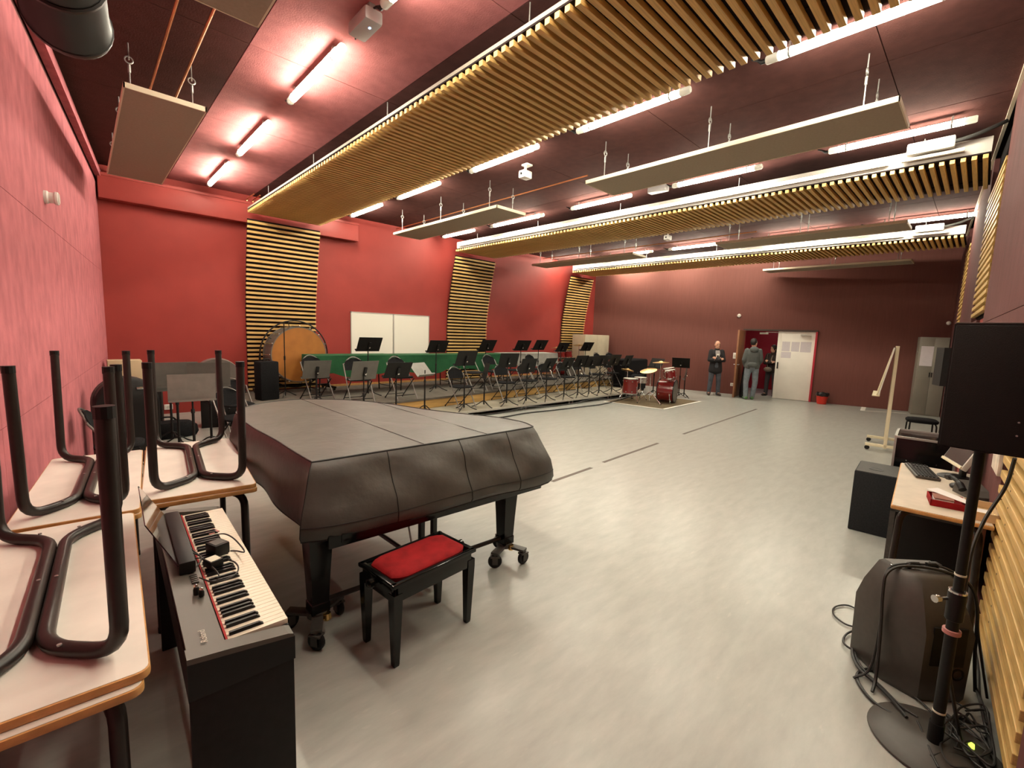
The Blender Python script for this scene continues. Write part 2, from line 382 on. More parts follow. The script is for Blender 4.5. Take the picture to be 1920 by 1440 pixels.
# pink felt-panelled wall
pn = (c_pr-c_pw); pn = Vector((pn.y, -pn.x, 0)).normalized()
wp, d, L = wall('wall_left', c_pw-pn*0.035, c_pr-pn*0.035+(c_pr-c_pw).normalized()*0.2, 0, CEIL, 'slatback', pn)
zz = [0.0, 1.09, 2.545, 4.0, CEIL]; ss = [0, 1.9, 4.35, 6.8, 9.25, (c_pr-c_pw).length]
dd = (c_pr-c_pw).normalized()
for k in range(4):
    if k < 3:
        for i in range(len(ss)-1):
            wall_board(wp, 'felt_panel', c_pw, dd, pn, ss[i]+0.002, ss[i+1]-0.002, zz[k]+0.002, zz[k+1]-0.002, 0.035, 'pink', -0.035)
    else:
        wall_board(wp, 'top_board', c_pw, dd, pn, 0, (c_pr-c_pw).length, 4.0, CEIL, 0.035, 'pinkr', -0.05)
MB().prism([((c_pw+pn*t_+dd*s_).x, (c_pw+pn*t_+dd*s_).y) for s_, t_ in ((0, 0), (L-0.2, 0), (L-0.2, 0.07), (0, 0.07))], 4.07, 4.20).build('cable_duct', 'pink', wp)

# red wall with beam
wr, d, L = wall('wall_back', Vector((0.1, YR, 0)), Vector((14.5, YR, 0)), 0, CEIL, 'red', Vector((0, -1, 0)))
wf_A = c_rf+(c_rf-c_fr).normalized()*0.3; wf_B = c_fr+(c_fr-c_rf).normalized()*0.3
bm_ = MB().box2((0.32, YR-0.20, 3.73), (4.78, YR-0.001, 4.12), bev=0.01).build('trim_1', 'beam'); struct(bm_)
MB().box2((0.32, YR-0.215, 4.09), (4.78, YR-0.001, 4.135)).build('beam_ledge', 'beam', bm_)
sk_ = MB().box2((3.9, YR-0.015, 0.34), (13.9, YR-0.001, 0.39)).build('baseboard_back', 'tableedge'); struct(sk_)

# far wall with double door opening
fd = (c_fr-c_rf).normalized(); nf = Vector((-fd.y, fd.x, 0)); nf = -nf if nf.x > 0 else nf   # points into the room
def fpt(u, v): return ppl(u, v, (c_fr.x, c_fr.y, 0), (FAR_N.x, FAR_N.y, 0))
D0 = (fpt(1522, 700)-c_rf).dot(fd); D1 = (fpt(1390, 700)-c_rf).dot(fd); DH = 2.08; LF = (c_fr-c_rf).length
wfo = None
def far_seg(name, s0, s1, z0, z1, parent=None, m='far'):
    a = c_rf+fd*s0; b = c_rf+fd*s1; o = [a, b, b-nf*0.2, a-nf*0.2]
    return MB().prism([(p.x, p.y) for p in o], z0, z1).build(name, m, parent)
wfo = struct(far_seg('wall_far', -0.25, D0, 0, CEIL)); far_seg('wall_piece', D1, LF+0.3, 0, CEIL, wfo); far_seg('lintel', D0, D1, DH, CEIL, wfo)

# right wall: boards between the slat panels
rd = Vector((1, 0.0625, 0)).normalized(); rn = Vector((-rd.y, rd.x, 0))
R0 = Vector((0, -0.40, 0))
def rp(x): return Vector((x, right_y(x), 0))
def rseg(name, x0, x1, z0, z1, t0, t1, m, parent=None):
    a = rp(x0); b = rp(x1); o = [a+rn*t0, b+rn*t0, b+rn*t1, a+rn*t1]
    return MB().prism([(p.x, p.y) for p in o], z0, z1).build(name, m, parent)
wrt = struct(rseg('wall_right', -1.2, 16.6, 0, CEIL, -0.22, -0.05, 'slatback'))
for x0, x1 in ((-0.9, 2.42), (3.90, 6.95), (8.95, 12.3), (13.75, 16.3)):
    n_ = max(1, round((x1-x0)/2.4)); w_ = (x1-x0)/n_
    for i in range(n_):
        for z0, z1 in ((0, 2.02), (2.025, CEIL)):
            rseg('wall_panel', x0+w_*i+0.002, x0+w_*(i+1)-0.002, z0, z1, -0.05, 0.0, 'pinkr', wrt)
rseg('wall_panel', 7.9, 8.95, 0, 2.1, -0.05, 0.0, 'pinkr', wrt)
rseg('wall_panel', 12.3, 13.75, 0, 2.1, -0.05, 0.0, 'pinkr', wrt)
rseg('recess_panel', 6.95, 7.9, 0, 2.1, -0.05, -0.03, 'red', wrt)
ct = rseg('trim_2', 3.9, 16.2, CEIL-0.03, CEIL, 0.0, 0.03, 'cloudedge'); struct(ct)

# ---------------------------------------------------------------- slatted acoustic bands
PITCH_S = 0.09
BANDS = [(2.45, 3.84), (7.45, 8.88), (12.40, 13.68)]
ZB = 3.86
slat_me = {}
def slat_mesh(w, key):
    k = (round(w, 3), key)
    if k not in slat_me: slat_me[k] = MB().box((0, 0, 0), (w, 0.045, 0.045), bev=0.004).mesh('slat', 'wood', smooth=False)
    return slat_me[k]
names = ['first', 'second', 'third']
where = ['above the covered grand piano', 'over the middle of the hall', 'nearest the double door']
for bi, (x0, x1) in enumerate(BANDS):
    w = x1-x0; xc = (x0+x1)/2; yend = YR-0.42; ystart = right_y(xc)+0.06
    t = thing('slatted_ceiling_band', 'long ceiling band of varnished wooden slats '+where[bi], 'ceiling panel', (xc, 0, ZB), 0, 'slatted wooden ceiling bands')
    MB().box2((-w/2, ystart+0.0, 0.07), (w/2, yend, 0.085)).build('backing', 'slatback', t)
    for sx in (-1, 1):
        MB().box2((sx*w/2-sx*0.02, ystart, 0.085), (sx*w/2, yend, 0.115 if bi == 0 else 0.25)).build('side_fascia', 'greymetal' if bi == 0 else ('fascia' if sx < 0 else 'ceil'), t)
    n = int((yend-ystart)/PITCH_S)
    me = slat_mesh(w, 'c')
    for i in range(n+1): ob('slat', me, t, loc=(0, ystart+0.04+i*PITCH_S, 0.0225+0.02))
    for sx in (-0.3, 0.3): MB().box2((sx*w-0.02, ystart, 0.06), (sx*w+0.02, yend, 0.075)).build('batten', 'slatback', t)
    for k in range(5):
        yy = ystart+0.6+k*(yend-ystart-1.2)/4
        for sx in (-1, 1): MB().cyl((sx*w*0.35, yy, 0.08), (sx*w*0.35, yy, CEIL-ZB), 0.006, n=6).build('hanger', 'steel', t)
    # wall panel, leaning into the room at its head
    tw = thing('slatted_wall_panel', ['varnished slatted wall panel behind the amber bass drum', 'varnished slatted wall panel beside the whiteboard', 'varnished slatted wall panel beside the pale beige cabinet'][bi], 'wall panel', (xc, YR, 0.34), 0, 'slatted wooden wall panels on the red wall')
    zb0 = 0.36-0.34; zt = ZB-0.34
    def lean(z):
        zz_ = z+0.34; return 0.05 if zz_ < 1.9 else 0.05+0.36*((zz_-1.9)/(ZB-1.9))**1.35
    n = int((zt-zb0)/PITCH_S)
    pl = [(-lean(zb0+k*PITCH_S), zb0+k*PITCH_S) for k in range(n+1)]
    vb = MB()
    vb.loft([[(-w/2, y+0.028, z), (w/2, y+0.028, z), (w/2, y+0.04, z), (-w/2, y+0.04, z)] for y, z in pl]).build('backing', 'slatback', tw)
    for y, z in pl[:-1]:
        ob('slat', me, tw, loc=(0, y, z+0.03))
# right wall slat panels
for bi, (x0, x1, z0, z1, lab) in enumerate(((2.45, 3.86, 0.10, 3.7, 'varnished slatted wall panel running down to the cable tangle by the speaker stand'),
                                     (7.0, 8.9, 2.16, 3.84, 'varnished slatted wall panel above the recess, behind the speaker'),
                                     (12.3, 13.7, 2.16, 3.84, 'varnished slatted wall panel near the grey metal cabinet'))):
    a = rp((x0+x1)/2); w = (x1-x0)/math.cos(math.atan(0.0625))
    t = thing('slatted_wall_panel', lab, 'wall panel', (a.x, a.y, z0), math.atan(0.0625), 'slatted wooden wall panels on the speaker side wall')
    MB().box2((-w/2, -0.05, 0), (w/2, -0.035, z1-z0)).build('backing', 'slatback', t)
    me = slat_mesh(w, 'c')
    for i in range(int((z1-z0)/PITCH_S)): ob('slat', me, t, loc=(0, -0.012, 0.03+i*PITCH_S))
    if bi == 0:
        for i in range(2, 30): MB().cyl((w*0.18, 0.0125, 0.03+i*PITCH_S), (w*0.18, 0.0135, 0.03+i*PITCH_S), 0.006, n=8).build('screw', 'black', t)

# ---------------------------------------------------------------- fluorescent lights
TUBE_L = 1.42; TR = 0.036
me_tube = MB().tube([(0, -TUBE_L/2, 0), (0, TUBE_L/2, 0)], TR, 14).mesh('tube', 'tube')
me_strip = MB().tube([(0, -TUBE_L/2, 0), (0, TUBE_L/2, 0)], 0.016, 12).mesh('tube', 'strip')
def shell(r0, r1, a0, a1, n=10):
    prof = [(r0*math.cos(a0+(a1-a0)*k/n), r0*math.sin(a0+(a1-a0)*k/n)) for k in range(n+1)]+[(r1*math.cos(a1+(a0-a1)*k/n), r1*math.sin(a1+(a0-a1)*k/n)) for k in range(n+1)]
    return MB().loft([[(x, y, z) for x, z in prof] for y in (-TUBE_L/2, TUBE_L/2)])
me_shade = shell(TR+0.002, TR+0.006, math.radians(38), math.radians(142)).mesh('added_shade', 'fixture')  # shell added over the tube to hold its light off the ceiling
me_strip_shade = shell(0.020, 0.024, math.radians(-75), math.radians(95)).box((0.034, 0, 0.0), (0.02, TUBE_L, 0.05)).mesh('batten', 'white')  # shell and channel added to shield the fascia from the strip tube
me_cap = MB().lathe([(0.034, 0), (0.038, 0.01), (0.038, 0.11), (0.030, 0.125)], axis=(0, 1, 0), n=14).mesh('end_cap', 'tubecap')
me_clip = MB().lathe([(0.037, 0), (0.040, 0.002), (0.040, 0.022), (0.037, 0.024)], axis=(0, 1, 0), n=14, ring=True).box((0, 0.011, 0.06), (0.03, 0.022, 0.05)).mesh('clip', 'steel')
me_plug = MB().tube([(0, 0, 0), (0, 0.05, 0.0), (0, 0.10, 0.03), (0, 0.16, 0.05)], [0.02, 0.02, 0.012, 0.008], 8).mesh('cable_gland', 'black')
def light(x, y, z, label, grp, caps=True):
    t = thing('fluorescent_light', label, 'light', (x, y, z), 0, grp)
    ob('tube', me_tube if caps else me_strip, t)
    ob('added_shade' if caps else 'batten', me_shade if caps else me_strip_shade, t)
    if caps:
        ob('end_cap', me_cap, t, loc=(0, TUBE_L/2, 0)); ob('end_cap', me_cap, t, loc=(0, -TUBE_L/2, 0), rot=(0, 0, PI))
        ob('cable_gland', me_plug, t, loc=(0, TUBE_L/2+0.12, 0))
    for sy in ((-0.42, 0.42) if caps else ()): ob('clip', me_clip, t, loc=(0, sy*TUBE_L, 0.0))
    return t
ZL = CEIL-0.10
def row(x, pairs, label, grp):
    for (u0, v0), (u1, v1) in pairs:
        a = pz(u0, v0, ZL); b = pz(u1, v1, ZL); light(x, (a.y+b.y)/2, ZL, label, grp).scale.y = min(1.15, max(0.8, abs(a.y-b.y)/1.67))
xa = (pz(546, 188, ZL).x+pz(410, 328, ZL).x)/2
row(xa, [((541, 190), (645, 88)), ((446, 290), (508, 231)), ((391, 347), (432, 308))], 'glowing tube light in the row over the stacked tables', 'tube lights over the stacked tables')
y1_ = pz(541, 190, ZL).y; y2_ = pz(645, 88, ZL).y
y3_ = pz(718, 12, ZL).y
light(xa, y3_-0.85, ZL, 'glowing tube light in the row over the stacked tables', 'tube lights over the stacked tables')
light(xa, max(0.80, y3_-2.95), ZL, 'glowing tube light in the row over the stacked tables', 'tube lights over the stacked tables')
row(pz(1180, 204, ZL).x+0.06, [((1462, 97), (1800, -25)), ((1078, 244), (1290, 163)), ((878, 320), (1003, 271)), ((741, 371), (822, 342)), ((652, 404), (710, 382))], 'glowing tube light in the row along the edge of the first slatted band', 'tube lights along the first slatted band')
xl5 = pz(1690, 254, ZL).x
row(xl5, [((1556, 280), (1828, 230)), ((1258, 346), (1427, 312)), ((1066, 388), (1182, 367)), ((828, 443), (890, 433))], 'glowing tube light in the row beside the hanging beige panels', 'tube lights beside the hanging panels')
for k_, yy in enumerate((1.05, 3.2, 5.5, 7.65, 9.75)): light(11.95, yy, ZL, 'glowing tube light in the far row between the second and third slatted bands', 'tube lights between the far slatted bands')
light(xl5, 7.42, ZL, 'glowing tube light in the row beside the hanging beige panels', 'tube lights beside the hanging panels')
for k_, yy in enumerate((5.0, 7.2, 9.3)): light(BANDS[2][1]+0.45, yy-0.2*k_, ZL, 'tube light hidden behind the third slatted band, washing the far maroon wall', 'tube lights behind the third slatted band')
for bi, lab in ((1, 'continuous strip light on the pale side of the second slatted band'), (2, 'continuous strip light on the pale side of the third slatted band')):
    x0 = BANDS[bi][0]-0.06; ya = right_y(x0)+1.0; yb = YR-0.55; n = 6; st = (yb-ya)/n
    for i in range(n):
        o = light(x0, ya+st*(i+0.5), ZB+0.15, lab, 'strip lights on slatted band %d' % (bi+1), caps=False)
        o.scale = (1, st/TUBE_L*0.995, 1)
    # white box, batten and cables at the wall end
    jb = tag(MB().box((x0-0.03, right_y(x0)+0.62, ZB+0.24), (0.10, 0.42, 0.13), bev=0.02).build('junction_box', 'white'), 'white junction box at the wall end of the strip light on '+('the second' if bi == 1 else 'the third')+' slatted band', 'junction box')
    bt = tag(MB().box((x0-0.0, right_y(x0)+0.60, ZB+0.14), (0.05, 0.55, 0.035), bev=0.005).build('light_batten', 'white'), 'short white batten ending the strip light on '+('the second' if bi == 1 else 'the third')+' slatted band', 'batten')
    p = [(x0-0.03, right_y(x0)+0.42, ZB+0.24), (x0-0.03, right_y(x0)+0.25, ZB+0.27), (x0-0.02, right_y(x0)+0.08, ZB+0.33), (x0, right_y(x0)+0.02, ZB+0.36)]
    tag(MB().tube(smooth_path(p), 0.022, 8).build('cable', 'cable'), 'thick black cable from junction box to wall above '+('the second' if bi == 1 else 'the third')+' slatted band', 'cable')
# emergency / control boxes in the light rows
def ctrl(u, v, x, label):
    y = pz(u, v, ZL).y
    t = thing('light_control_box', label, 'control box', (x, y, CEIL))
    MB().box((0, 0, -0.10), (0.15, 0.32, 0.10), bev=0.02).build('housing', 'fixture', t)
    MB().box((0, 0, -0.025), (0.05, 0.25, 0.05)).build('bracket', 'steel', t)
    MB().ball((0.01, -0.06, -0.152), 0.010, 8, (1, 1.4, 0.4)).build('indicator', 'ledblue', t)
    MB().tube(smooth_path([(0, 0.15, -0.1), (0, 0.18, -0.14), (0.01, 0.20, -0.1)]), 0.006, 6).build('cable', 'cable', t)
ctrl(686, 46, xa, 'grey emergency light box with blue glint on the dark ceiling')
ctrl(1228, 352, xl5, 'slim grey control box between tubes beside the long hanging panel')

# ---------------------------------------------------------------- hanging acoustic panels
ZC = 3.80
def cloud(x0, x1, y0, y1, label, hooks=True):
    t = thing('hanging_acoustic_panel', label, 'acoustic panel', ((x0+x1)/2, (y0+y1)/2, ZC), 0, 'suspended acoustic panels')
    w = x1-x0; l = y1-y0
    MB().box((0, 0, 0.02), (w-0.012, l-0.012, 0.04)).build('panel', 'cloud', t)
    e = 0.006
    fr = MB(); fr.box((-w/2+e, 0, 0.0205), (2*e, l, 0.046)); fr.box((w/2-e, 0, 0.0205), (2*e, l, 0.046)); fr.box((0, -l/2+e, 0.0205), (w, 2*e, 0.046)); fr.box((0, l/2-e, 0.0205), (w, 2*e, 0.046))
    fr.build('edge_trim', 'cloudedge', t)
    hm = hook_me
    for sx in (-1, 1):
        for fy in (-0.42, 0.0, 0.42):
            ob('hanger', hm, t, loc=(sx*(w/2-0.07), fy*l, 0.04))
    return t
_hk = MB(); _hk.tube([(0, 0, 0), (0, 0, 0.27)], 0.006, 6); _hk.tube([(0, 0, 0.2), (0, 0, 0.27)], 0.012, 8)
_hk.tube([(0.03*math.cos(2*PI*k/14), 0, 0.31+0.03*math.sin(2*PI*k/14)) for k in range(14)], 0.006, 6, closed=True)
_hk.tube([(0, 0, 0.31), (0, 0, CEIL-ZC-0.04)], 0.006, 6)
hook_me = _hk.mesh('hanger', 'steel')
def cz(u, v): return pz(u, v, ZC)
a = cz(231, 162); b = cz(385, 210); c = cz(307, 347)
cloud(a.x, b.x+0.01, a.y, c.y, 'hanging beige panel over the stacked tables, by the pink wall')
a2 = cz(483, 52); cloud(a.x, b.x+0.01, a2.y-3.2, a2.y, 'hanging beige panel beside the dark duct')
a = cz(737, 440); b = cz(930, 388); c = cz(970, 408); cloud(a.x, c.x, b.y, a.y, 'hanging beige panel nearest the red wall, right after the first slatted band')
x0_, x1_ = a.x, c.x
a = cz(1097, 345); b = cz(1688, 190); cloud(x0_, x1_, b.y, a.y, 'long hanging beige panel after the first slatted band, away from the red wall')
a = cz(998, 498); b = cz(1185, 476); x0_ = (a.x+b.x)/2; cloud(x0_, x0_+0.66, b.y, a.y, 'hanging beige panel nearest the red wall, between the far slatted bands')
a = cz(1340, 458); b = cz(1702, 418); cloud(x0_, x0_+0.66, b.y, a.y, 'hanging beige panel between the far slatted bands, away from the red wall')
a = cz(1437, 510); b = cz(1712, 492); x0_ = (a.x+b.x)/2-0.35; cloud(x0_, x0_+0.62, b.y, a.y, 'hanging beige panel in front of the far wall, over the door side')

# copper pipes
def pipe(x, y0, y1, z, label, m='copper', r=0.012):
    t = MB().tube([(x, y0, z), (x, y1, z)], r, 8).build('ceiling_pipe', m); tag(t, label, 'pipe', 'copper pipes along the ceiling'); return t
zp = CEIL-0.10
pa = pz(282, 165, zp); pb = pz(328, 186, zp)
pipe(pa.x, 0.5, 10.2, zp, 'copper pipe running over the hanging panel by the pink wall'); pipe(pb.x, 0.5, 10.2, zp, 'copper pipe running over the hanging panel by the pink wall')
a = pz(830, 405, zp); pipe(a.x, 4.5, 10.35, zp, 'copper pipe above the hanging panels after the first slatted band')
a = pz(1120, 472, zp); pipe(a.x, 3.8, 10.3, zp, 'copper pipe above the hanging panels between the far slatted bands')
for k in (0, 1):
    a = py(463+11*k, 372, YR-0.1)
    tag(MB().tube(fillet([(a.x, YR-0.1, 4.13), (a.x, YR-0.1, CEIL-0.1), (a.x, YR-0.6, CEIL-0.1)], 0.05), 0.012, 8).build('ceiling_pipe', 'copper'), 'short copper pipe stub on the red beam', 'pipe', 'copper stubs on the red beam')

# dark ventilation duct, top left
A_ = py(95, 45, 3.6); 
t = thing('ventilation_duct', 'dark round ventilation duct under the ceiling by the pink wall', 'duct', (0, 0, 0))
dc = ppl(130, 45, (0, 3.55, 0), (0, 1, 0))
MB().lathe([(0.0, 0), (0.16, 0.0), (0.175, 0.02), (0.175, 0.09), (0.168, 0.10), (0.168, 3.4)], (dc.x, dc.y, dc.z), 28, axis=(-0.08, -1, 0)).build('duct_body', 'duct', t)
for yy in (0.05, 0.5, 1.2):
    MB().lathe([(0.172, 0), (0.182, 0.004), (0.182, 0.022), (0.172, 0.026)], (dc.x-0.08*yy, dc.y-yy, dc.z), 28, axis=(-0.08, -1, 0), ring=True).build('collar', 'duct', t)
MB().tube([(dc.x, dc.y-0.4, dc.z+0.16), (dc.x, dc.y-0.4, CEIL)], 0.008, 6).build('hanger', 'steel', t)

# small ceiling / wall devices
def ceiling_device(u, v, zc, label):
    p = pz(u, v, zc); t = thing('ceiling_sensor', label, 'sensor', (p.x, p.y, CEIL))
    MB().box((0, 0, zc-CEIL), (0.17, 0.13, 0.11), bev=0.02).build('body', 'white', t)
    MB().tube([(0, 0, 0), (0, 0, zc-CEIL+0.05)], 0.02, 8).build('stem', 'white', t)
    MB().box((0.03, 0, -0.012), (0.12, 0.12, 0.024), bev=0.005).build('base', 'white', t)
    MB().ball((-0.09, 0, zc-CEIL), 0.02, 8).build('lens', 'black', t)
ceiling_device(985, 328, CEIL-0.16, 'white boxy projector-like sensor beside the first slatted band')
ceiling_device(1252, 446, CEIL-0.18, 'white boxy sensor beyond the second slatted band')
w_ = ppl(83, 369, (c_pr.x, c_pr.y, 0), (1, -0.1016, 0))
t = thing('wall_sensor', 'round white sensor sticking out of the pink felt wall', 'sensor', w_)
MB().lathe([(0.055, 0), (0.055, 0.02), (0.045, 0.03), (0.045, 0.06), (0.055, 0.07), (0.055, 0.085), (0.05, 0.09)], axis=pn, n=20).build('body', 'white', t)
MB().lathe([(0.048, 0.088), (0.044, 0.094)], axis=pn, n=20).build('face', 'silverplastic', t)
w_ = fpt(1386, 592); t = thing('wall_detector', 'small round white detector on the maroon wall above the standing people', 'detector', w_)
MB().lathe([(0.06, 0), (0.06, 0.02), (0.045, 0.045), (0.02, 0.05)], axis=nf, n=16).build('body', 'white', t)
MB().lathe([(0.02, 0.05), (0.015, 0.058)], axis=nf, n=12).build('lens', 'silverplastic', t)
w_ = ppl(1779, 606, (15.9, 0.8, 0), (1, 0.19, 0)); t = thing('wall_spot', 'small white spotlight at the corner above the grey metal cabinet', 'spotlight', w_)
MB().ball((-0.05, 0, 0), 0.05, 10).build('head', 'white', t); MB().cyl((-0.05, 0, 0), (0.15, 0.0, 0.0), 0.015, n=8).build('arm', 'white', t)

# ---------------------------------------------------------------- double door, corridor
dA = c_rf+fd*D0; dB = c_rf+fd*D1; dM = c_rf+fd*((D0+D1)/2+0.0)
def oriented(name, label, cat, P, dirv, group=None): return thing(name, label, cat, P, math.atan2(dirv.y, dirv.x), group)
dr = struct(MB().box((0, 0, DH+0.02), ((D1-D0)+0.10, 0.24, 0.05)).build('door_1', 'shoe', loc=((dA+dB)/2-nf*0.08), rot=(0, 0, math.atan2(fd.y, fd.x))))
hw = (D1-D0)/2
for sx in (-1, 1): MB().box((sx*(hw+0.02), 0, DH/2), (0.05, 0.24, DH)).build('jamb', 'corred', dr)
# closed white leaf (its local x runs along the wall, y towards the corridor or the room)
lw = hw*1.02
leaf = MB().box((-hw+lw/2, 0.06, DH/2), (lw, 0.045, DH-0.02), bev=0.003).build('door_leaf', 'doorwhite', dr)
rdir = 1 if (Matrix.Rotation(math.atan2(fd.y, fd.x), 3, 'Z') @ Vector((0, 1, 0))).dot(nf) > 0 else -1
leaf.location = (0, (rdir-1)*0.06, 0)
yl = 0.06*rdir+0.0
MB().box((-hw+lw-0.05, rdir*(0.06+0.026), DH/2), (0.07, 0.012, DH-0.02)).build('meeting_stile', 'doorwhite', leaf, loc=(0, -(rdir-1)*0.06, 0))
MB().box((-hw+lw-0.06, rdir*(0.06+0.045), 1.03), (0.035, 0.03, 0.20), bev=0.005).build('lock_handle', 'black', leaf, loc=(0, -(rdir-1)*0.06, 0))
MB().box((-hw+0.25, rdir*(0.06+0.055), DH-0.10), (0.26, 0.06, 0.06), bev=0.01).build('door_closer', 'silverplastic', leaf, loc=(0, -(rdir-1)*0.06, 0))
for i, (sx, sz, w, h) in enumerate(((0.70, 1.62, 0.21, 0.29), (0.46, 1.62, 0.21, 0.29), (0.20, 1.62, 0.27, 0.31), (0.68, 1.36, 0.26, 0.18))):
    p = MB().box((-hw+sx*lw/0.95+0.02, rdir*(0.06+0.0245), sz), (w, 0.003, h)).build('door_notice', 'paperprint'); p.matrix_world = dr.matrix_world.copy()
    p.location = dr.location; p.rotation_euler = dr.rotation_euler
    tag(p, ['printed notice on white door, nearest its handle', 'printed notice on white door, middle of three', 'larger printed notice on white door, nearest the hinges', 'wide printed notice on white door, below the others'][i], 'notice', 'notices taped on the white door')
# open brown leaf, swung into the room
ol = dr.location; hinge = dB+nf*0.06
ang = math.atan2(nf.y, nf.x)
ldr = thing('open_door_leaf', 'brown door leaf standing open, seen almost edge-on beside the doorway', 'door', (hinge.x, hinge.y, 0), ang-0.03)
MB().box((0.475, 0, DH/2), (0.93, 0.045, DH-0.03), bev=0.003).build('panel', 'doorbrown', ldr)
for sy in (-1, 1): MB().tube(fillet([(0.88, sy*0.02, 1.02), (0.88, sy*0.07, 1.02), (0.77, sy*0.07, 1.02)], 0.015), 0.011, 8).build('handle', 'steel', ldr)
MB().box((0.88, 0, 0.92), (0.04, 0.052, 0.06)).build('lock_plate', 'steel', ldr)
# corridor beyond
cB = dA-nf*0.2; CW = 2.6
def loc2(sx, sy): return dA+fd*sx-nf*(0.2+sy)
cf = MB().prism([(p.x, p.y) for p in (loc2(-1.0, -0.2), loc2(D1-D0+1.5, -0.2), loc2(D1-D0+1.5, CW), loc2(-1.0, CW))], -0.115, -0.002).build('floor_corridor', 'corfloor'); struct(cf)
cw = MB().prism([(p.x, p.y) for p in (loc2(-1.0, CW), loc2(D1-D0+1.5, CW), loc2(D1-D0+1.5, CW+0.1), loc2(-1.0, CW+0.1))], 0, 2.7).build('wall_corridor', 'corred'); struct(cw)
for nme, a0, a1 in (('wall_corridor_side', -1.1, -1.0), ('wall_corridor_end', D1-D0+1.5, D1-D0+1.6)):
    struct(MB().prism([(p.x, p.y) for p in (loc2(a0, 0), loc2(a1, 0), loc2(a1, CW+0.1), loc2(a0, CW+0.1))], 0, 2.7).build(nme, 'corred'))
struct(MB().prism([(p.x, p.y) for p in (loc2(-1.1, 0), loc2(D1-D0+1.6, 0), loc2(D1-D0+1.6, CW+0.1), loc2(-1.1, CW+0.1))], 2.7, 2.8).build('ceiling_corridor', 'white'))
q = loc2((D1-D0)*0.6, 1.2)
cl = thing('added_corridor_light', 'unseen added light brightening the red corridor', 'light', (q.x, q.y, 2.7))  # out-of-view lamp added to brighten the corridor walls
MB().box((0, 0, -0.03), (0.42, 0.42, 0.06), bev=0.01).build('housing', 'white', cl)
MB().box((0, 0, -0.065), (0.36, 0.36, 0.01)).build('diffuser', mat('added_corridor_glow', (1, 1, 1), emit=(1, 0.9, 0.85), estr=15.0), cl)
q = loc2((D1-D0)*0.80, 0.5)
cc = thing('overhead_closer', 'silver door closer arm at the head of the open doorway', 'door closer', (q.x, q.y, DH-0.09), math.atan2(fd.y, fd.x))
q = dA+fd*((D1-D0)*0.72)-nf*0.06; cc.location = (q.x, q.y, DH-0.06)
MB().box((0, 0, -0.02), (0.24, 0.05, 0.06), bev=0.01).build('body', 'silverplastic', cc); MB().box((-0.25, 0, 0.02), (0.4, 0.02, 0.012)).build('arm', 'steel', cc)
# switch, socket, bin, skirting marks
def wall_plate(name, u, v, w, h, label, cat):
    p = fpt(u, v); t = thing(name, label, cat, p, math.atan2(fd.y, fd.x))
    MB().box((0, 0, 0), (w, 0.024, h), bev=0.006).build('plate', 'white', t)
    MB().box((0, 0.014*rdir, 0), (w*0.55, 0.008, h*0.5), bev=0.002).build('rocker' if name == 'light_switch' else 'insert', 'silverplastic', t)
wall_plate('light_switch', 1378, 667, 0.11, 0.19, 'tall white light switch on the maroon wall beside the doorway', 'switch')
wall_plate('wall_socket', 1373, 721, 0.12, 0.10, 'white wall socket low on the maroon wall beside the doorway', 'socket')
p = py(316, 763, YR-0.02); t = thing('wall_socket', 'white socket on the red wall behind the stands', 'socket', p)
MB().box((0, 0.0, 0), (0.13, 0.03, 0.10), bev=0.006).build('plate', 'white', t); MB().lathe([(0.03, 0), (0.025, 0.012)], (0, -0.01, 0), 14, axis=(0, -1, 0)).build('insert', 'silverplastic', t)
p = pz(1541, 757); p = Vector((far_x(p.y)-0.28, p.y, 0)); t = thing('waste_bin', 'red waste bin with black liner standing by the white door', 'bin', p)
MB().lathe([(0.10, 0.0), (0.115, 0.005), (0.15, 0.27), (0.155, 0.28), (0.145, 0.28), (0.11, 0.015), (0.0001, 0.014)], n=24).build('bucket', 'redplastic', t)
lin = [[(r*(1+0.07*math.sin(5*a_+k))*math.cos(a_), r*(1+0.07*math.sin(5*a_+k))*math.sin(a_), z+0.012*math.sin(7*a_)) for a_ in [2*PI*i/28 for i in range(28)]] for k, (r, z) in enumerate(((0.157, 0.24), (0.165, 0.29), (0.15, 0.33), (0.12, 0.31), (0.09, 0.2)))]
MB().loft(lin).build('liner', 'bag', t)

# ---------------------------------------------------------------- stage platforms
def riser_y(x): return 7.36+0.092*x
st = thing('back_platform', 'raised grey stage platform with plywood riser along the red wall', 'platform', (0, 0, 0))
out = [(1.95, riser_y(1.95)), (13.6, riser_y(13.6)), (far_x(riser_y(13.6))-0.4, YR-0.02), (1.95, YR-0.02)]
out[2] = (13.9, YR-0.02)
MB().prism(out, 0.30, 0.34).build('deck', 'stage', st)
n = 6
for i in range(n):
    x0 = 1.95+(13.6-1.95)*i/n+0.003; x1 = 1.95+(13.6-1.95)*(i+1)/n-0.003
    MB().prism([(x0, riser_y(x0)+0.015), (x1, riser_y(x1)+0.015), (x1, riser_y(x1)+0.035), (x0, riser_y(x0)+0.035)], 0.0, 0.30).build('riser_board', 'riser', st)
MB().prism([(1.95, riser_y(1.95)+0.05), (13.6, riser_y(13.6)+0.05), (13.85, YR-0.04), (1.95, YR-0.04)], 0.0, 0.30).build('core', 'slatback', st)
MB().prism([(1.93, riser_y(1.95)), (1.95, riser_y(1.95)), (1.95, YR-0.03), (1.93, YR-0.03)], 0.0, 0.30).build('end_board', 'riser', st)
sl = thing('front_platform', 'low beige front platform with pale edge strip before the plywood riser', 'platform', (0, 0, 0))
EX0, EX1 = 3.9, 12.35
def edge_y(x): return 7.09-0.012*(x-6)
n = 5
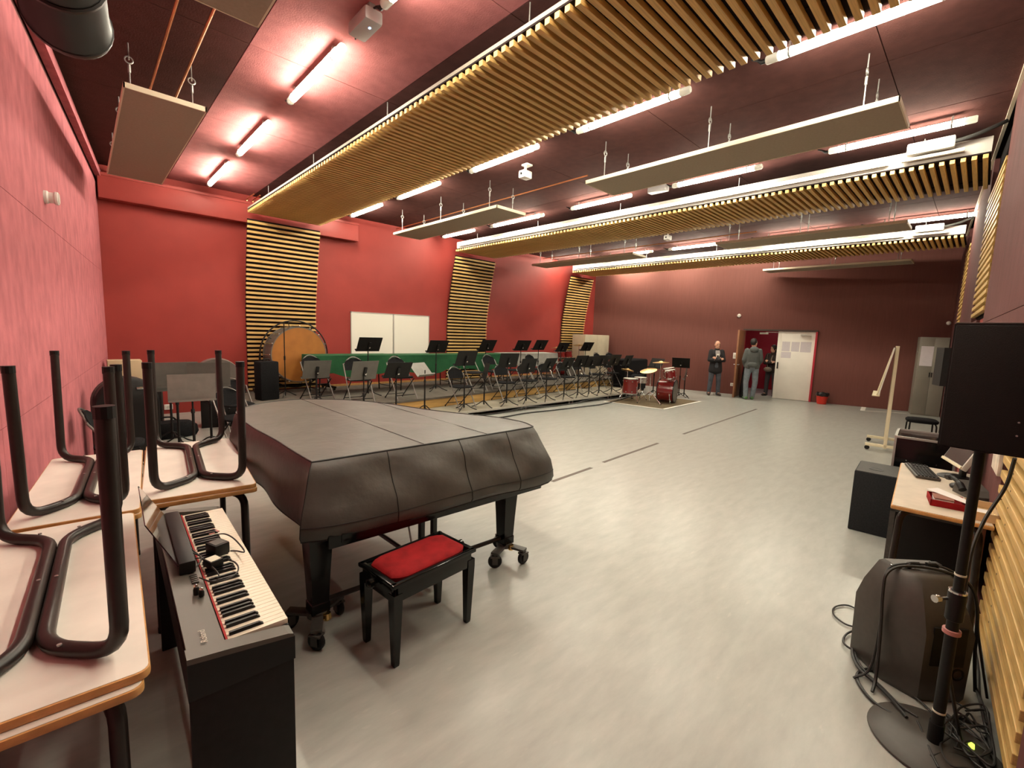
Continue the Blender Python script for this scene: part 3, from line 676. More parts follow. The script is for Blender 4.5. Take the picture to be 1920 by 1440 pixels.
for i in range(n):
    x0 = EX0+(EX1-EX0)*i/n+0.003; x1 = EX0+(EX1-EX0)*(i+1)/n-0.003
    MB().prism([(x0, edge_y(x0)+0.02), (x1, edge_y(x1)+0.02), (x1, riser_y(x1)-0.005), (x0, riser_y(x0)-0.005)], 0.095, 0.125).build('deck', 'lowplat', sl)
    MB().prism([(x0, edge_y(x0)), (x1, edge_y(x1)), (x1, edge_y(x1)+0.02), (x0, edge_y(x0)+0.02)], 0.085, 0.13).build('edge_strip', 'platedge', sl)
    for xx in (x0+0.06, x1-0.06):
        for yy in (edge_y(xx)+0.09, riser_y(xx)-0.15): MB().cyl((xx, yy, 0), (xx, yy, 0.10), 0.022, n=10).build('foot', 'steel', sl)
    MB().prism([(x0, edge_y(x0)+0.15), (x1, edge_y(x1)+0.15), (x1, edge_y(x1)+0.19), (x0, edge_y(x0)+0.19)], 0.03, 0.095).build('bearer', 'blackmat', sl)
def floor_cable(pts, label, r=0.012, m='cable', z=None):
    P = [pz(u, v, 0.012 if z is None else z) for u, v in pts]
    for p in P: p.z = r if z is None else z
    return tag(MB().tube(smooth_path(P), r, 6).build('floor_cable', m), label, 'cable')
floor_cable([(905, 786), (945, 782), (985, 775), (1040, 769), (1090, 763), (1135, 757), (1180, 745), (1200, 742)], 'black cable lying on the floor along the low platform edge', 0.016)
pts = [(EX0+0.2+(EX1-EX0-0.4)*i/10, edge_y(EX0+(EX1-EX0)*i/10)-0.03, 0.02+0.05*(i % 3 == 1)) for i in range(11)]
tag(MB().tube(smooth_path(pts), 0.014, 6).build('floor_cable', 'cable'), 'black cable drooping along the face of the low platform', 'cable')

# floor markings
def strip(p, q, w, m, name, label, cat, group=None):
    p = Vector(p); q = Vector(q); d_ = (q-p).normalized(); n_ = Vector((-d_.y, d_.x, 0))*w/2
    o = MB().prism([((p+n_).x, (p+n_).y), ((p-n_).x, (p-n_).y), ((q-n_).x, (q-n_).y), ((q+n_).x, (q+n_).y)], 0.0003, 0.0016).build(name, m)
    return tag(o, label, cat, group)
for a, b, lb in (((1035, 903), (1109, 877), 'dash of dark floor tape nearest the covered piano'), ((1131, 867), (1234, 831), 'dash of dark floor tape, second from the covered piano'), ((1281, 814), (1419, 767), 'long dash of dark floor tape leading towards the doorway')):
    strip(pz(*a), pz(*b), 0.05, 'darktape', 'floor_tape', lb, 'tape', 'dashed dark tape line on the floor')
K0, K1, K2 = pz(1133, 753), pz(1243, 768), pz(1313, 753)
rg = MB().prism([(K0.x, K0.y), (K1.x, K1.y), (K2.x, K2.y), (K2.x-0.15, K0.y+0.1)], 0.0, 0.008).build('drum_rug', 'rug'); tag(rg, 'thin brown rug under the dark red drum kit', 'rug')
for a, b, lb in ((K0, K1, 'white tape along the rug edge facing the piano'), (K1, K2, 'white tape along the rug edge facing the doorway side')):
    o = strip(a, b, 0.07, 'tape', 'floor_tape', lb, 'tape'); o.location.z = 0.0085
a, b, c = pz(1617, 770), pz(1620, 762), pz(1700, 775)
strip(a, b, 0.10, 'tape', 'floor_tape', 'short piece of white tape on the floor beyond the wheeled board', 'tape'); strip(a, c, 0.06, 'tape', 'floor_tape', 'long white tape line on the floor beyond the wheeled board', 'tape')

# ---------------------------------------------------------------- whiteboard on red wall
t = thing('whiteboard', 'two-part whiteboard in aluminium frame on the red wall', 'whiteboard', (0, YR, 0))
a = py(656.5, 582, YR); b = py(804, 594, YR); z1 = (a.z+b.z)/2; z0 = z1-1.2; xm = py(737, 588, YR).x
for x0, x1 in ((a.x, xm), (xm, b.x)):
    MB().box2((x0+0.012, -0.022, z0+0.012), (x1-0.012, -0.006, z1-0.012)).build('panel', 'board', t)
    fr = MB(); fr.box2((x0, -0.03, z0), (x0+0.018, 0, z1)); fr.box2((x1-0.018, -0.03, z0), (x1, 0, z1)); fr.box2((x0, -0.03, z0), (x1, 0, z0+0.018)); fr.box2((x0, -0.03, z1-0.018), (x1, 0, z1))
    fr.build('frame', 'alu', t)
for xx in (a.x, b.x-0.03): MB().box2((xx, -0.034, z1-0.03), (xx+0.03, -0.001, z1)).build('corner_cap', 'steel', t)

# ---------------------------------------------------------------- music stands
desk_o = MB(); desk_o.box((0, 0.0, 0.17), (0.50, 0.004, 0.34), bev=0.001); desk_o.box((0, 0.03, 0.002), (0.50, 0.062, 0.004)); desk_o.box((0, 0.061, 0.010), (0.50, 0.004, 0.02))
me_desk = {k: desk_o.mesh('desk', m, smooth=False) for k, m in (('black', 'blackmat'), ('grey', 'greystand'), ('silver', 'silverstand'))}
me_knob = MB().lathe([(0.012, 0), (0.018, 0.004), (0.018, 0.02), (0.010, 0.026)], axis=(0, -1, 0), n=12).mesh('clamp_knob', 'chrome')
me_brk = MB().box((0, -0.018, 0.15), (0.05, 0.03, 0.16), bev=0.006).mesh('bracket', 'black')
me_pole = MB().cyl((0, 0, 0), (0, 0, 1), 0.011, n=10).mesh('upper_pole', 'blackmat')
me_lower = MB().tube([(0, 0, 0.05), (0, 0, 0.58), (0, 0, 0.585), (0, 0, 0.63), (0, 0, 0.64)], [0.016, 0.016, 0.022, 0.022, 0.014], 12).mesh('lower_pole', 'blackmat')
me_leg = MB().tube(smooth_path([(0, 0, 0.13), (0.06, 0, 0.11), (0.14, 0, 0.055), (0.24, 0, 0.014), (0.27, 0, 0.010)], 4), [0.010]*16+[0.010], 8).mesh('leg', 'blackmat')
def stand(p, label, grp, h=1.08, rz=0.0, tilt=0.5, kind='black'):
    """p = foot position; desk faces +y when rz = 0 (the player sits on the +y side)"""
    t = thing('music_stand', label, 'music stand', p, rz, grp)
    ob('lower_pole', me_lower, t); ob('upper_pole', me_pole, t, loc=(0, 0, 0.6), scale=(1, 1, max(0.05, h-0.6)))
    for k in range(3): ob('leg', me_leg, t, rot=(0, 0, PI/2+2*PI*k/3))
    dk = ob('desk', me_desk[kind], t, loc=(0, 0.02, h-0.12), rot=(tilt, 0, 0))
    ob('bracket', me_brk, dk); ob('clamp_knob', me_knob, dk, loc=(0, -0.035, 0.12))
    return t
ZF, ZS = 0.13, 0.34
gS = 'music stands standing high before the cloth-covered tables'
back_row = [(690, 646, 8.72, 1.0), (818, 650, 8.72, 1.0), (911, 648, 8.78, 1.0), (977, 648, 8.85, 1.0), (1010, 647, 8.85, 1.0), (1052, 651, 8.95, 1.0), (1098, 650, 9.0, 1.0)]
labs = ['tall black music stand before the green cloth, its desk over the whiteboard', 'tall black music stand with its desk between the whiteboard and the slatted panel', 'tall black music stand with its desk over the second slatted wall panel',
        'tall black music stand before the grey cloth, first of a pair', 'tall black music stand before the grey cloth, second of a pair', 'tall black music stand in front of the far drum kit', 'tall black music stand in front of the pale beige cabinet']
for (u, v, y, s_), lb in zip(back_row, labs):
    c = py(u, v, y); stand((c.x, c.y, ZS), lb, gS, h=c.z-ZS-0.02, rz=random.uniform(-0.08, 0.08), tilt=0.55)
gM = 'music stands in the front row on the low platform'
front = [(743, 694, 745, 7.4, 0.55, 'black', 0.0), (872, 673, 870, 7.28, 0.40, 'black', 0.0), (952, 677, 950, 7.15, 0.35, 'black', -0.15),
         (989, 687, 985, 7.32, 0.30, 'black', 0.0), (1026, 683, 1024, 7.45, 0.5, 'black', 0.15), (1060, 682, 1060, 7.55, 0.5, 'black', 0.1), (1086, 678, 1084, 7.5, 0.45, 'black', 0.0),
         (1107, 679, 1104, 7.6, 0.45, 'black', 0.0), (1126, 677, 1124, 7.5, 0.45, 'black', -0.1), (1150, 676, 1146, 7.6, 0.4, 'black', 0.0), (1174, 677, 1172, 7.7, 0.4, 'black', 0.1)]
for u, v, ub, y, tl, kd, rz in front:
    c = py(u, v, y)
    if c.x > 3.9: c = py(u, v, edge_y(c.x)+0.16)
    zf = ZF if c.x > 3.9 else 0.0
    stand((c.x, c.y, zf), 'black music stand in the row along the low platform edge', gM, h=c.z-zf-0.02, rz=rz, tilt=tl)
c = py(797, 692, 7.5); stand((c.x, c.y, ZF), 'silver-grey music stand tilted back, turned towards the green tables', 'odd music stands', h=c.z-ZF-0.02, rz=PI+0.35, tilt=0.75, kind='silver')
c = py(909, 699, 7.35); stand((c.x, c.y, ZF), 'black music stand turned side-on beside folding chairs', 'odd music stands', h=c.z-ZF, rz=1.05, tilt=0.25)
c = py(682, 699, 7.25); stand((c.x, c.y, 0), 'olive-lit grey music stand just behind the piano cover', 'odd music stands', h=c.z, rz=0.15, tilt=0.3, kind='grey')
c = py(593, 697, 8.22); stand((c.x, c.y, ZS), 'grey music stand in front of the amber bass drum', 'odd music stands', h=c.z-ZS, rz=0.1, tilt=0.3, kind='grey')
c = py(1228, 683, 6.9); stand((c.x, c.y, 0), 'black music stand folded steeply beside the drum kit cymbals', 'odd music stands', h=c.z-0.0, rz=1.35, tilt=0.5)
c = py(1277, 682, 6.2); stand((c.x, c.y, 0), 'black music stand turned side-on behind the drum kit', 'odd music stands', h=c.z, rz=-1.2, tilt=0.5)
c = py(1285, 704, 6.05); stand((c.x, c.y, 0), 'low grey music stand behind the drum kit, near the standing man', 'odd music stands', h=max(0.65, c.z+0.0), rz=0.5, tilt=0.15, kind='grey')
# cluster of stored stands behind the stacked tables
cl = [(360, 733, 6.9, -0.05, 0.15, 'light grey music stand desk facing the stacked tables, foremost of the stored stands'), (392, 708, 7.45, -0.1, 0.3, 'grey music stand stored behind the foremost one, tilted desk'), (330, 708, 7.7, 0.15, 0.25, 'grey music stand leaning at the back of the stored stands'),
      (318, 715, 8.1, 0.35, 0.35, 'grey music stand stored nearest the red wall, desk partly hidden')]
for u, v, y, rz, tl, lb in cl:
    c = py(u, v, y); stand((c.x, c.y, 0), lb, 'stored music stands by the red wall', h=c.z+0.0, rz=rz+PI, tilt=-tl*0.4, kind='silver' if y < 7 else 'grey')

# ---------------------------------------------------------------- folding chairs
def chair_proto():
    d = {}
    d['seat'] = MB().loft([[(x*sx, y0, z) for x, y0, z in ()] for sx in ()], cap=False) if False else None
    s = MB(); o = []
    for a_ in range(28):
        t_ = 2*PI*a_/28; x = 0.21*math.copysign(abs(math.cos(t_))**0.5, math.cos(t_)); y = 0.20*math.copysign(abs(math.sin(t_))**0.5, math.sin(t_)); o.append((x, y))
    s.loft([[(x*0.96, y*0.96, 0.43) for x, y in o], [(x, y, 0.436) for x, y in o], [(x, y, 0.452) for x, y in o], [(x*0.93, y*0.93, 0.464) for x, y in o]])
    d['seat'] = s.mesh('seat', 'blackfab')
    # frame: hoop from the front feet up over the back (chair faces -y)
    hoop = fillet([(-0.22, -0.26, 0.012), (-0.215, 0.0, 0.40), (-0.205, 0.22, 0.72)], 0.1)+[(-0.18+0.36*k/10, 0.22+0.075*math.sin(PI*k/10)*1.0, 0.72+0.12*math.sin(PI*k/10)**0.8) for k in range(11)]+list(reversed(fillet([(0.22, -0.26, 0.012), (0.215, 0.0, 0.40), (0.205, 0.22, 0.72)], 0.1)))
    M['chairsteel'] = mat('dull_chair_tube', (0.20, 0.19, 0.175), 0.4, metal=0.7)
    d['frame'] = MB().tube(hoop, 0.011, 8).mesh('frame', 'chairsteel')
    d['leg'] = MB().tube([(0, -0.17, 0.425), (0, 0.28, 0.012)], 0.010, 8).mesh('leg', 'blackmat')
    d['bar'] = MB().tube([(-0.2, 0, 0), (0.2, 0, 0)], 0.008, 8).mesh('crossbar', 'blackmat')
    b = []
    for zz_ in range(7):
        f_ = zz_/6; z = 0.60+0.215*f_; w = 0.185*(1 if f_ < 0.55 else math.sqrt(max(0.03, 1-((f_-0.55)/0.47)**2))); y = 0.165+0.09*f_
        b.append([(-w, y, z), (-w*0.5, y+0.018, z), (0, y+0.024, z), (w*0.5, y+0.018, z), (w, y, z), (w, y-0.014, z), (w*0.5, y+0.004, z), (0, y+0.010, z), (-w*0.5, y+0.004, z), (-w, y-0.014, z)])
    d['backrest'] = MB().loft(b).mesh('backrest', 'blackfab')
    d['foot'] = MB().lathe([(0.013, 0), (0.014, 0.03), (0.011, 0.035)], n=10).mesh('rubber_foot', 'black')
    return d
CH = chair_proto()
def chair(p, label, grp, rz=0.0):
    t = thing('folding_chair', label, 'chair', p, rz, grp)
    ob('seat', CH['seat'], t); ob('frame', CH['frame'], t); ob('backrest', CH['backrest'], t)
    for sx in (-1, 1):
        l = ob('leg', CH['leg'], t, loc=(sx*0.195, 0, 0)); ob('rubber_foot', CH['foot'], l, loc=(0, 0.275, 0))
    ob('crossbar', CH['bar'], t, loc=(0, 0.19, 0.085)); ob('crossbar', CH['bar'], t, loc=(0, -0.19, 0.10))
    return t
gF = 'folding chairs on the low platform'; gB = 'folding chairs on the raised platform'
def chz(u, v, z): return pz(u, v, z)
for u, v in ((864, 730), (948, 720), (990, 716), (1028, 712), (1062, 709), (1090, 706), (1118, 703), (1146, 701)):
    p = pz(u, v, ZF+0.45); p = py(u, v, riser_y(p.x)-0.30); p.z = 0
    chair((p.x, p.y, ZF), 'black folding chair behind the front row of music stands', gF, random.uniform(-0.12, 0.12))
for u, v in ((672, 740), (752, 737), (888, 718), (925, 714), (965, 709), (1003, 708), (1150, 691), (1128, 694)):
    p = pz(u, v, ZS+0.45); p = py(u, v, riser_y(p.x)+0.36)
    chair((p.x, p.y, ZS), 'black folding chair on the raised platform behind the front row', gB, random.uniform(-0.15, 0.1))
for u, v, y, rz, lb in ((587, 722, 8.85, 0.1, 'black folding chair behind the piano, in front of the bass drum'), (440, 708, 8.40, 0.15, 'black folding chair beside the far corner of the covered piano'), (436, 712, 7.25, 0.3, 'black folding chair among the stored stands beside the round drum')):
    p = py(u, v, y); zf = ZS if p.x > 2.0 and p.y > riser_y(p.x) else 0; chair((p.x, p.y-0.2, zf), lb, 'odd folding chairs', rz)
# folded / stacked chairs against the pink wall
p = py(190, 760, 6.2); chair((max(p.x, pink_x(6.2)+0.36), 6.15, 0), 'black folding chair turned sideways against the pink wall behind the stacked tables', 'odd folding chairs', 1.45)
p = py(236, 760, 7.1); t = thing('rounded_instrument_case', 'tall black round-topped instrument case by the pink wall behind the tables', 'case', (max(p.x, pink_x(7.1)+0.36), 7.1, 0), 0.12)
o_ = [(-0.30, 0.0)]+[(0.30*math.cos(PI-PI*k/16), 0.76+0.30*math.sin(PI-PI*k/16)) for k in range(17)]+[(0.30, 0.0)]
MB().loft([[(x*s_, y, max(0.0, z*s_ if z > 0.1 else z)) for x, z in o_] for y, s_ in ((-0.15, 0.96), (-0.13, 1.0), (0.13, 1.0), (0.15, 0.96))]).build('shell', 'black', t)
MB().tube([(x*1.005, 0, z*1.003) for x, z in o_[1:-1]], 0.010, 6).build('rim', 'greyplastic', t)
MB().box((0.12, -0.155, 0.93), (0.08, 0.02, 0.03), bev=0.006).build('latch', 'chrome', t)
# ---------------------------------------------------------------- cloth covered tables on the platform
def cloth_table(x0, x1, y0, y1, z, m, drop, label, lab2, seed):
    rnd = random.Random(seed)
    t = thing('folding_table', lab2, 'table', ((x0+x1)/2, (y0+y1)/2, ZS), 0, 'tables along the red wall')
    w = x1-x0; l = y1-y0; h = z-ZS
    MB().box((0, 0, h-0.02), (w, l, 0.03), bev=0.004).build('table_top', 'tabletop', t)
    for sx in (-1, 1):
        for sy in (-1, 1): MB().tube([(sx*(w/2-0.12), sy*(l/2-0.06), 0), (sx*(w/2-0.16), sy*(l/2-0.08), h-0.03)], 0.014, 8).build('leg', 'blackmat', t)
        MB().tube([(sx*(w/2-0.13), -l/2+0.07, 0.12), (sx*(w/2-0.13), l/2-0.07, 0.12)], 0.010, 8).build('crossbar', 'blackmat', t)
    # cloth
    per = []; N = 30; Mm = 10
    for i in range(N): per.append((-w/2+w*i/N, -l/2, 0, i/N))
    for i in range(Mm): per.append((w/2, -l/2+l*i/Mm, 1, i/Mm))
    for i in range(N): per.append((w/2-w*i/N, l/2, 2, i/N))
    for i in range(Mm): per.append((-w/2, l/2-l*i/Mm, 3, i/Mm))
    rings = []
    ctr = [(p[0]*0.97, p[1]*0.97, h+0.004) for p in per]
    rings.append([(p[0]*0.5, p[1]*0.5, h+0.004) for p in per]); rings.append(ctr)
    ph = [rnd.uniform(0, 6) for _ in range(4)]
    for k in range(0, 6):
        f_ = k/5; r_ = []
        for j, p in enumerate(per):
            nx = (p[2] == 1)-(p[2] == 3); ny = (p[2] == 2)-(p[2] == 0)
            fold = 0.018*math.sin(j*0.9+ph[0])+0.015*math.sin(j*0.37+ph[1])
            sag = drop*(0.85+0.25*math.sin(PI*p[3])**2 + 0.06*math.sin(j*0.5+ph[2]))
            off = 0.006+abs(fold)*f_*1.2+0.01*f_
            r_.append((p[0]*1.004+nx*off, p[1]*1.004+ny*off, h+0.003-sag*f_))
        rings.append(r_)
    cb = MB().loft(rings, cap=False); cb.f.append(tuple(range(len(per))))
    o = cb.build('tablecloth', m); o.location = t.location; tag(o, label, 'tablecloth', 'cloths on the tables along the red wall')
e0 = py(582, 662, 9.2).x
cloth_table(e0+0.02, e0+1.83, 9.08, 9.72, 1.155, 'green', 0.40, 'dark green cloth over the table beside the bass drum', 'folding table under green cloth beside the bass drum', 3)
cloth_table(e0+1.86, e0+3.55, 9.08, 9.72, 1.15, 'green', 0.40, 'dark green cloth over the table below the whiteboard end', 'folding table under green cloth below the whiteboard end', 5)
cloth_table(e0+3.58, e0+5.3, 9.08, 9.72, 1.15, 'green', 0.40, 'dark green cloth over the table before the second slatted panel', 'folding table under green cloth before the second slatted panel', 8)
e1 = py(945, 660, 9.2).x
cloth_table(max(e1, e0+5.35), py(1042, 660, 9.2).x, 9.12, 9.74, 1.16, 'greycloth', 0.36, 'pale grey cloth over the table beyond the green ones', 'folding table under pale grey cloth beyond the green ones', 12)

# ---------------------------------------------------------------- covered grand piano
gp = thing('grand_piano', 'black grand piano hidden under a fitted leatherette cover, on wheeled dollies', 'piano', (1.65, 3.3, 0))
gl = Vector(gp.location)
ZT = 1.01
opx = [(585, 866), (700, 848), (850, 825), (1000, 800), (985, 792), (940, 783), (870, 776), (800, 768), (730, 757), (685, 752), (640, 749), (560, 748), (500, 754), (460, 763), (441, 772), (452, 786), (480, 805), (520, 826), (555, 849)]
top = [pz(u, v, ZT)-gl for u, v in opx]
def resample(P, n):
    P = P+[P[0]]; L = [0]
    for a_, b_ in zip(P, P[1:]): L.append(L[-1]+(b_-a_).length)
    out = []; j = 0
    for i in range(n):
        s_ = L[-1]*i/n
        while L[j+1] < s_: j += 1
        f_ = (s_-L[j])/max(1e-9, L[j+1]-L[j]); out.append(P[j].lerp(P[j+1], f_))
    return out
NP = 160
tr = resample([Vector((p.x, p.y, 0)) for p in top], NP)
# smooth the tracing except the two front corners
for it in range(3):
    new = []
    for i, p in enumerate(tr):
        a_ = tr[i-1]; b_ = tr[(i+1) % NP]
        cf_ = min((p-Vector((top[0].x, top[0].y, 0))).length, (p-Vector((top[3].x, top[3].y, 0))).length)
        new.append(p if cf_ < 0.05 else (a_+p*2+b_)/4)
    tr = new
cen = sum(tr, Vector((0, 0, 0)))/NP
area = sum(tr[i].x*tr[(i+1) % NP].y-tr[(i+1) % NP].x*tr[i].y for i in range(NP)); sgn = 1 if area > 0 else -1
def nrm_at(i):
    t_ = (tr[(i+1) % NP]-tr[i-1]).normalized(); return Vector((t_.y, -t_.x, 0))*sgn
nrm_ = [nrm_at(i) for i in range(NP)]
for it in range(4): nrm_ = [(nrm_[i-1]+nrm_[i]*2+nrm_[(i+1) % NP]).normalized() for i in range(NP)]
fy = min(p.y for p in tr)
rings = []
def is_front(i): return max(0.0, min(1.0, 1-(tr[i].y-fy-0.02)/0.12)) if nrm_[i].y < -0.5 else 0.0
for f_ in (0.0, 0.35, 0.7, 0.92): rings.append([cen.lerp(p, f_)+Vector((0, 0, ZT+0.004*math.sin(9*p.x)*f_)) for p in tr])
rings.append([p+nrm_[i]*0.0+Vector((0, 0, ZT-0.002)) for i, p in enumerate(tr)])
for f_, off in ((0.03, 0.012), (0.10, 0.02), (0.25, 0.03), (0.42, 0.04), (0.6, 0.05), (0.8, 0.055), (0.93, 0.05), (1.0, 0.035)):
    r_ = []
    for i, p in enumerate(tr):
        fr_ = is_front(i); s_ = i*0.39
        drop = 0.365+0.035*fr_+0.012*math.sin(i*0.21)
        fold = (0.010*math.sin(s_)+0.012*math.sin(s_*0.43+1.3))*f_*(1-0.6*fr_) + fr_*(0.014*math.sin(tr[i].x*6.5+f_*5)+0.010*math.sin(tr[i].x*15-f_*9))*math.sin(PI*min(1, f_*1.05))
        bulge = fr_*0.135*min(1.0, f_*1.15)
        r_.append(p+nrm_[i]*(off+fold+bulge*0.95)+Vector((0, 0, ZT-drop*f_-0.01)))
    rings.append(r_)
cv = MB().loft(rings, cap=False); cv.f.append(tuple(range(NP)))
cov = cv.build('piano_cover', 'cover', gp)
# seams on the cover
def ring_path(idx, k0, k1): return [rings[idx][i % NP]+nrm_[i % NP]*0.002 for i in range(k0, k1)]
i_fr = [i for i in range(NP) if is_front(i) > 0.5]
MB().tube([p+nrm_[i]*0.001+Vector((0, 0, 0.001)) for i, p in zip(range(NP), rings[4])], 0.0055, 6, closed=True).build('edge_piping', 'seam', cov)
MB().tube([rings[-1][i] for i in range(NP)], 0.005, 6, closed=True).build('hem_piping', 'seam', cov)
fi = sorted(i_fr, key=lambda i: tr[i].x)
MB().tube([rings[10][i]+nrm_[i]*0.001 for i in fi], 0.0025, 5).build('seam', 'seam', cov)
for fx in (0.0, 0.27, 0.55, 0.80, 1.0):
    i = fi[int(fx*(len(fi)-1))]
    MB().tube([rings[k][i]+nrm_[i]*0.001 for k in range(4, len(rings))], 0.003, 5).build('seam', 'seam', cov)
for fx in (0.40, 0.72):
    i = fi[int(fx*(len(fi)-1))]; j = min(range(NP), key=lambda k: abs(tr[k].x-tr[i].x)+(10 if is_front(k) > 0 or nrm_[k].y < 0 else 0))
    MB().tube([rings[4][i]+Vector((0, 0, 0.003)), rings[4][j]+Vector((0, 0, 0.003))], 0.002, 5).build('seam', 'seam', cov)
# case body under the cover
body = [p-nrm_[i]*0.05 for i, p in enumerate(tr)]
MB().loft([[(p.x, p.y, 0.60) for p in body], [(p.x, p.y, 0.98) for p in body]]).build('case', 'gloss', gp)
fl_ = Vector((top[0].x, top[0].y, 0)); frr = Vector((top[3].x, top[3].y, 0)); kd = (frr-fl_).normalized(); kn = Vector((kd.y, -kd.x, 0))
rot_k = math.atan2(kd.y, kd.x); kc = (fl_+frr)/2
MB().box(kc+kn*0.02+Vector((0, 0, 0.600)), ((frr-fl_).length-0.06, 0.26, 0.10), rz=rot_k, bev=0.012).build('keybed', 'gloss', gp)
MB().box(kc+kn*0.152+Vector((0, 0, 0.605)), ((frr-fl_).length-0.20, 0.010, 0.06), rz=rot_k, bev=0.003).build('key_slip', 'gloss', gp)
# legs on dollies
legs_w = [pz(597, 1182)-gl, pz(945, 1046)-gl]
legs_w[0].z = legs_w[1].z = 0
tail = Vector((1.55, 4.15, 0))-gl
wheel_me = MB().lathe([(0.012, -0.014), (0.045, -0.014), (0.052, -0.006), (0.052, 0.006), (0.045, 0.014), (0.012, 0.014)], axis=(1, 0, 0), n=18).mesh('wheel', 'black')
fork_me = MB().box((0, 0, 0.088), (0.05, 0.07, 0.012), bev=0.003).box((-0.022, 0, 0.062), (0.005, 0.04, 0.06)).box((0.022, 0, 0.062), (0.005, 0.04, 0.06)).cyl((0, 0, 0.09), (0, 0, 0.115), 0.016, n=12).mesh('fork', 'greyplastic')
for k, lp in enumerate(legs_w+[tail]):
    MB().loft([[(lp.x+s*(a_), lp.y+s*b_, z) for a_, b_ in ((-1, -1), (1, -1), (1, 1), (-1, 1))] for s, z in ((0.062, 0.615), (0.066, 0.60), (0.052, 0.34), (0.046, 0.19), (0.050, 0.185), (0.050, 0.13))]).build('leg', 'gloss', gp)
    dl = MB(); base_a = [0.35, 2.45, 4.6][0] if k == 0 else ([-0.55, 3.6, 1.55][0] if k == 1 else 0)
    arms = {0: (0.45, 2.35, 4.3), 1: (-1.25, -2.75, 1.1), 2: (0.3, 2.4, 4.5)}[k]
    for a_ in arms: dl.box((lp.x+math.cos(a_)*0.085, lp.y+math.sin(a_)*0.085, 0.112), (0.19, 0.06, 0.018), rz=a_, bev=0.004)
    dl.cyl((lp.x, lp.y, 0.10), (lp.x, lp.y, 0.135), 0.06, n=16)
    do = dl.build('dolly', 'greyplastic', gp)
    MB().lathe([(0.02, 0), (0.026, 0.01), (0.02, 0.04)], (lp.x+0.03*math.cos(arms[0]), lp.y-0.062, 0.09), 12).build('brass_caster', 'brass', do)
    for a_ in arms:
        q = Vector((lp.x+math.cos(a_)*0.165, lp.y+math.sin(a_)*0.165, 0))
        rz_ = a_+random.uniform(-0.8, 0.8)
        ob('fork', fork_me, do, loc=q, rot=(0, 0, rz_)); ob('wheel', wheel_me, do, loc=q+Vector((0, 0, 0.052)), rot=(0, 0, rz_))
MB().tube([legs_w[0]+Vector((0, 0, 0.175)), legs_w[1]+Vector((0, 0, 0.175))], 0.016, 8).build('tie_bar', 'browntube', gp)
MB().tube([(legs_w[0]+legs_w[1])/2+Vector((0, 0, 0.175)), tail+Vector((0, 0, 0.175))], 0.016, 8).build('tie_bar', 'browntube', gp)
# pedal lyre
lc = (legs_w[0]+legs_w[1])/2+Vector((0.08, 0.10, 0))
for sx in (-0.05, 0.05): MB().box(lc+Vector((sx, 0, 0.38)), (0.035, 0.04, 0.42), bev=0.006).build('lyre_post', 'gloss', gp)
pb = MB().box(lc+Vector((0, 0, 0.13)), (0.28, 0.14, 0.07), bev=0.01).build('pedal_box', 'gloss', gp)
for sx in (-0.075, 0, 0.075): MB().loft([[lc+Vector((sx+w_, -0.07-f_, z_)) for w_, z_ in ((-0.014*s_, 0.10), (0.014*s_, 0.10), (0.014*s_, 0.112), (-0.014*s_, 0.112))] for f_, s_ in ((0, 0.8), (0.05, 0.9), (0.09, 1.4), (0.12, 1.2), (0.13, 0.4))]).build('pedal', 'brass', pb)
MB().tube([lc+Vector((-0.09, 0.02, 0.15)), lc+Vector((-0.12, 0.12, 0.6))], 0.007, 6).build('pedal_rod', 'steel', gp)

# ---------------------------------------------------------------- piano bench
bf = [pz(736, 1255), pz(877, 1164), pz(686, 1203), pz(823, 1125)]
bc = sum(bf, Vector((0, 0, 0)))/4; bang = math.atan2((bf[1]-bf[0]).y, (bf[1]-bf[0]).x)-0.02
bn = thing('piano_bench', 'black lacquered piano bench with red velvet seat', 'bench', (bc.x, bc.y, 0), bang)
BW, BD, BHt = 0.56, 0.33, 0.50
for sx in (-1, 1):
    for sy in (-1, 1):
        x = sx*(BW/2-0.025); y = sy*(BD/2-0.025)
        MB().loft([[(x-sx*o_+a_*s, y-sy*o_+b_*s, z) for a_, b_ in ((-1, -1), (1, -1), (1, 1), (-1, 1))] for s, z, o_ in ((0.014, 0.0, 0.002), (0.016, 0.012, 0.002), (0.026, 0.36, 0.0), (0.026, 0.405, 0.0))]).build('leg', 'gloss', bn)
ap = MB(); ap.box((0, -BD/2+0.012, 0.405), (BW-0.05, 0.02, 0.085), bev=0.004); ap.box((0, BD/2-0.012, 0.405), (BW-0.05, 0.02, 0.085), bev=0.004)
ap.box((-BW/2+0.012, 0, 0.405), (0.02, BD-0.05, 0.085), bev=0.004); ap.box((BW/2-0.012, 0, 0.405), (0.02, BD-0.05, 0.085), bev=0.004); ap.build('apron', 'gloss', bn)
tr_ = MB(); tr_.box((0, -BD/2+0.01, 0.455), (BW+0.015, 0.03, 0.022), bev=0.005); tr_.box((0, BD/2-0.01, 0.455), (BW+0.015, 0.03, 0.022), bev=0.005); tr_.box((-BW/2+0.01, 0, 0.455), (0.03, BD, 0.022), bev=0.005); tr_.box((BW/2-0.01, 0, 0.455), (0.03, BD, 0.022), bev=0.005); tr_.build('rim', 'gloss', bn)
cu = []
for z, s in ((0.44, 0.98), (0.466, 1.0), (0.476, 0.95), (0.484, 0.80), (0.488, 0.55), (0.489, 0.2)):
    cu.append([((BW/2-0.028)*s_x, (BD/2-0.028)*s_y, z) for s_x, s_y in [(max(-1, min(1, 1.25*math.cos(2*PI*k/32)))*(1-(1-s)*0.55), max(-1, min(1, 1.25*math.sin(2*PI*k/32)))*(1-(1-s)*1.0)) for k in range(32)]])
MB().loft(cu).build('seat_cushion', 'velvet', bn)
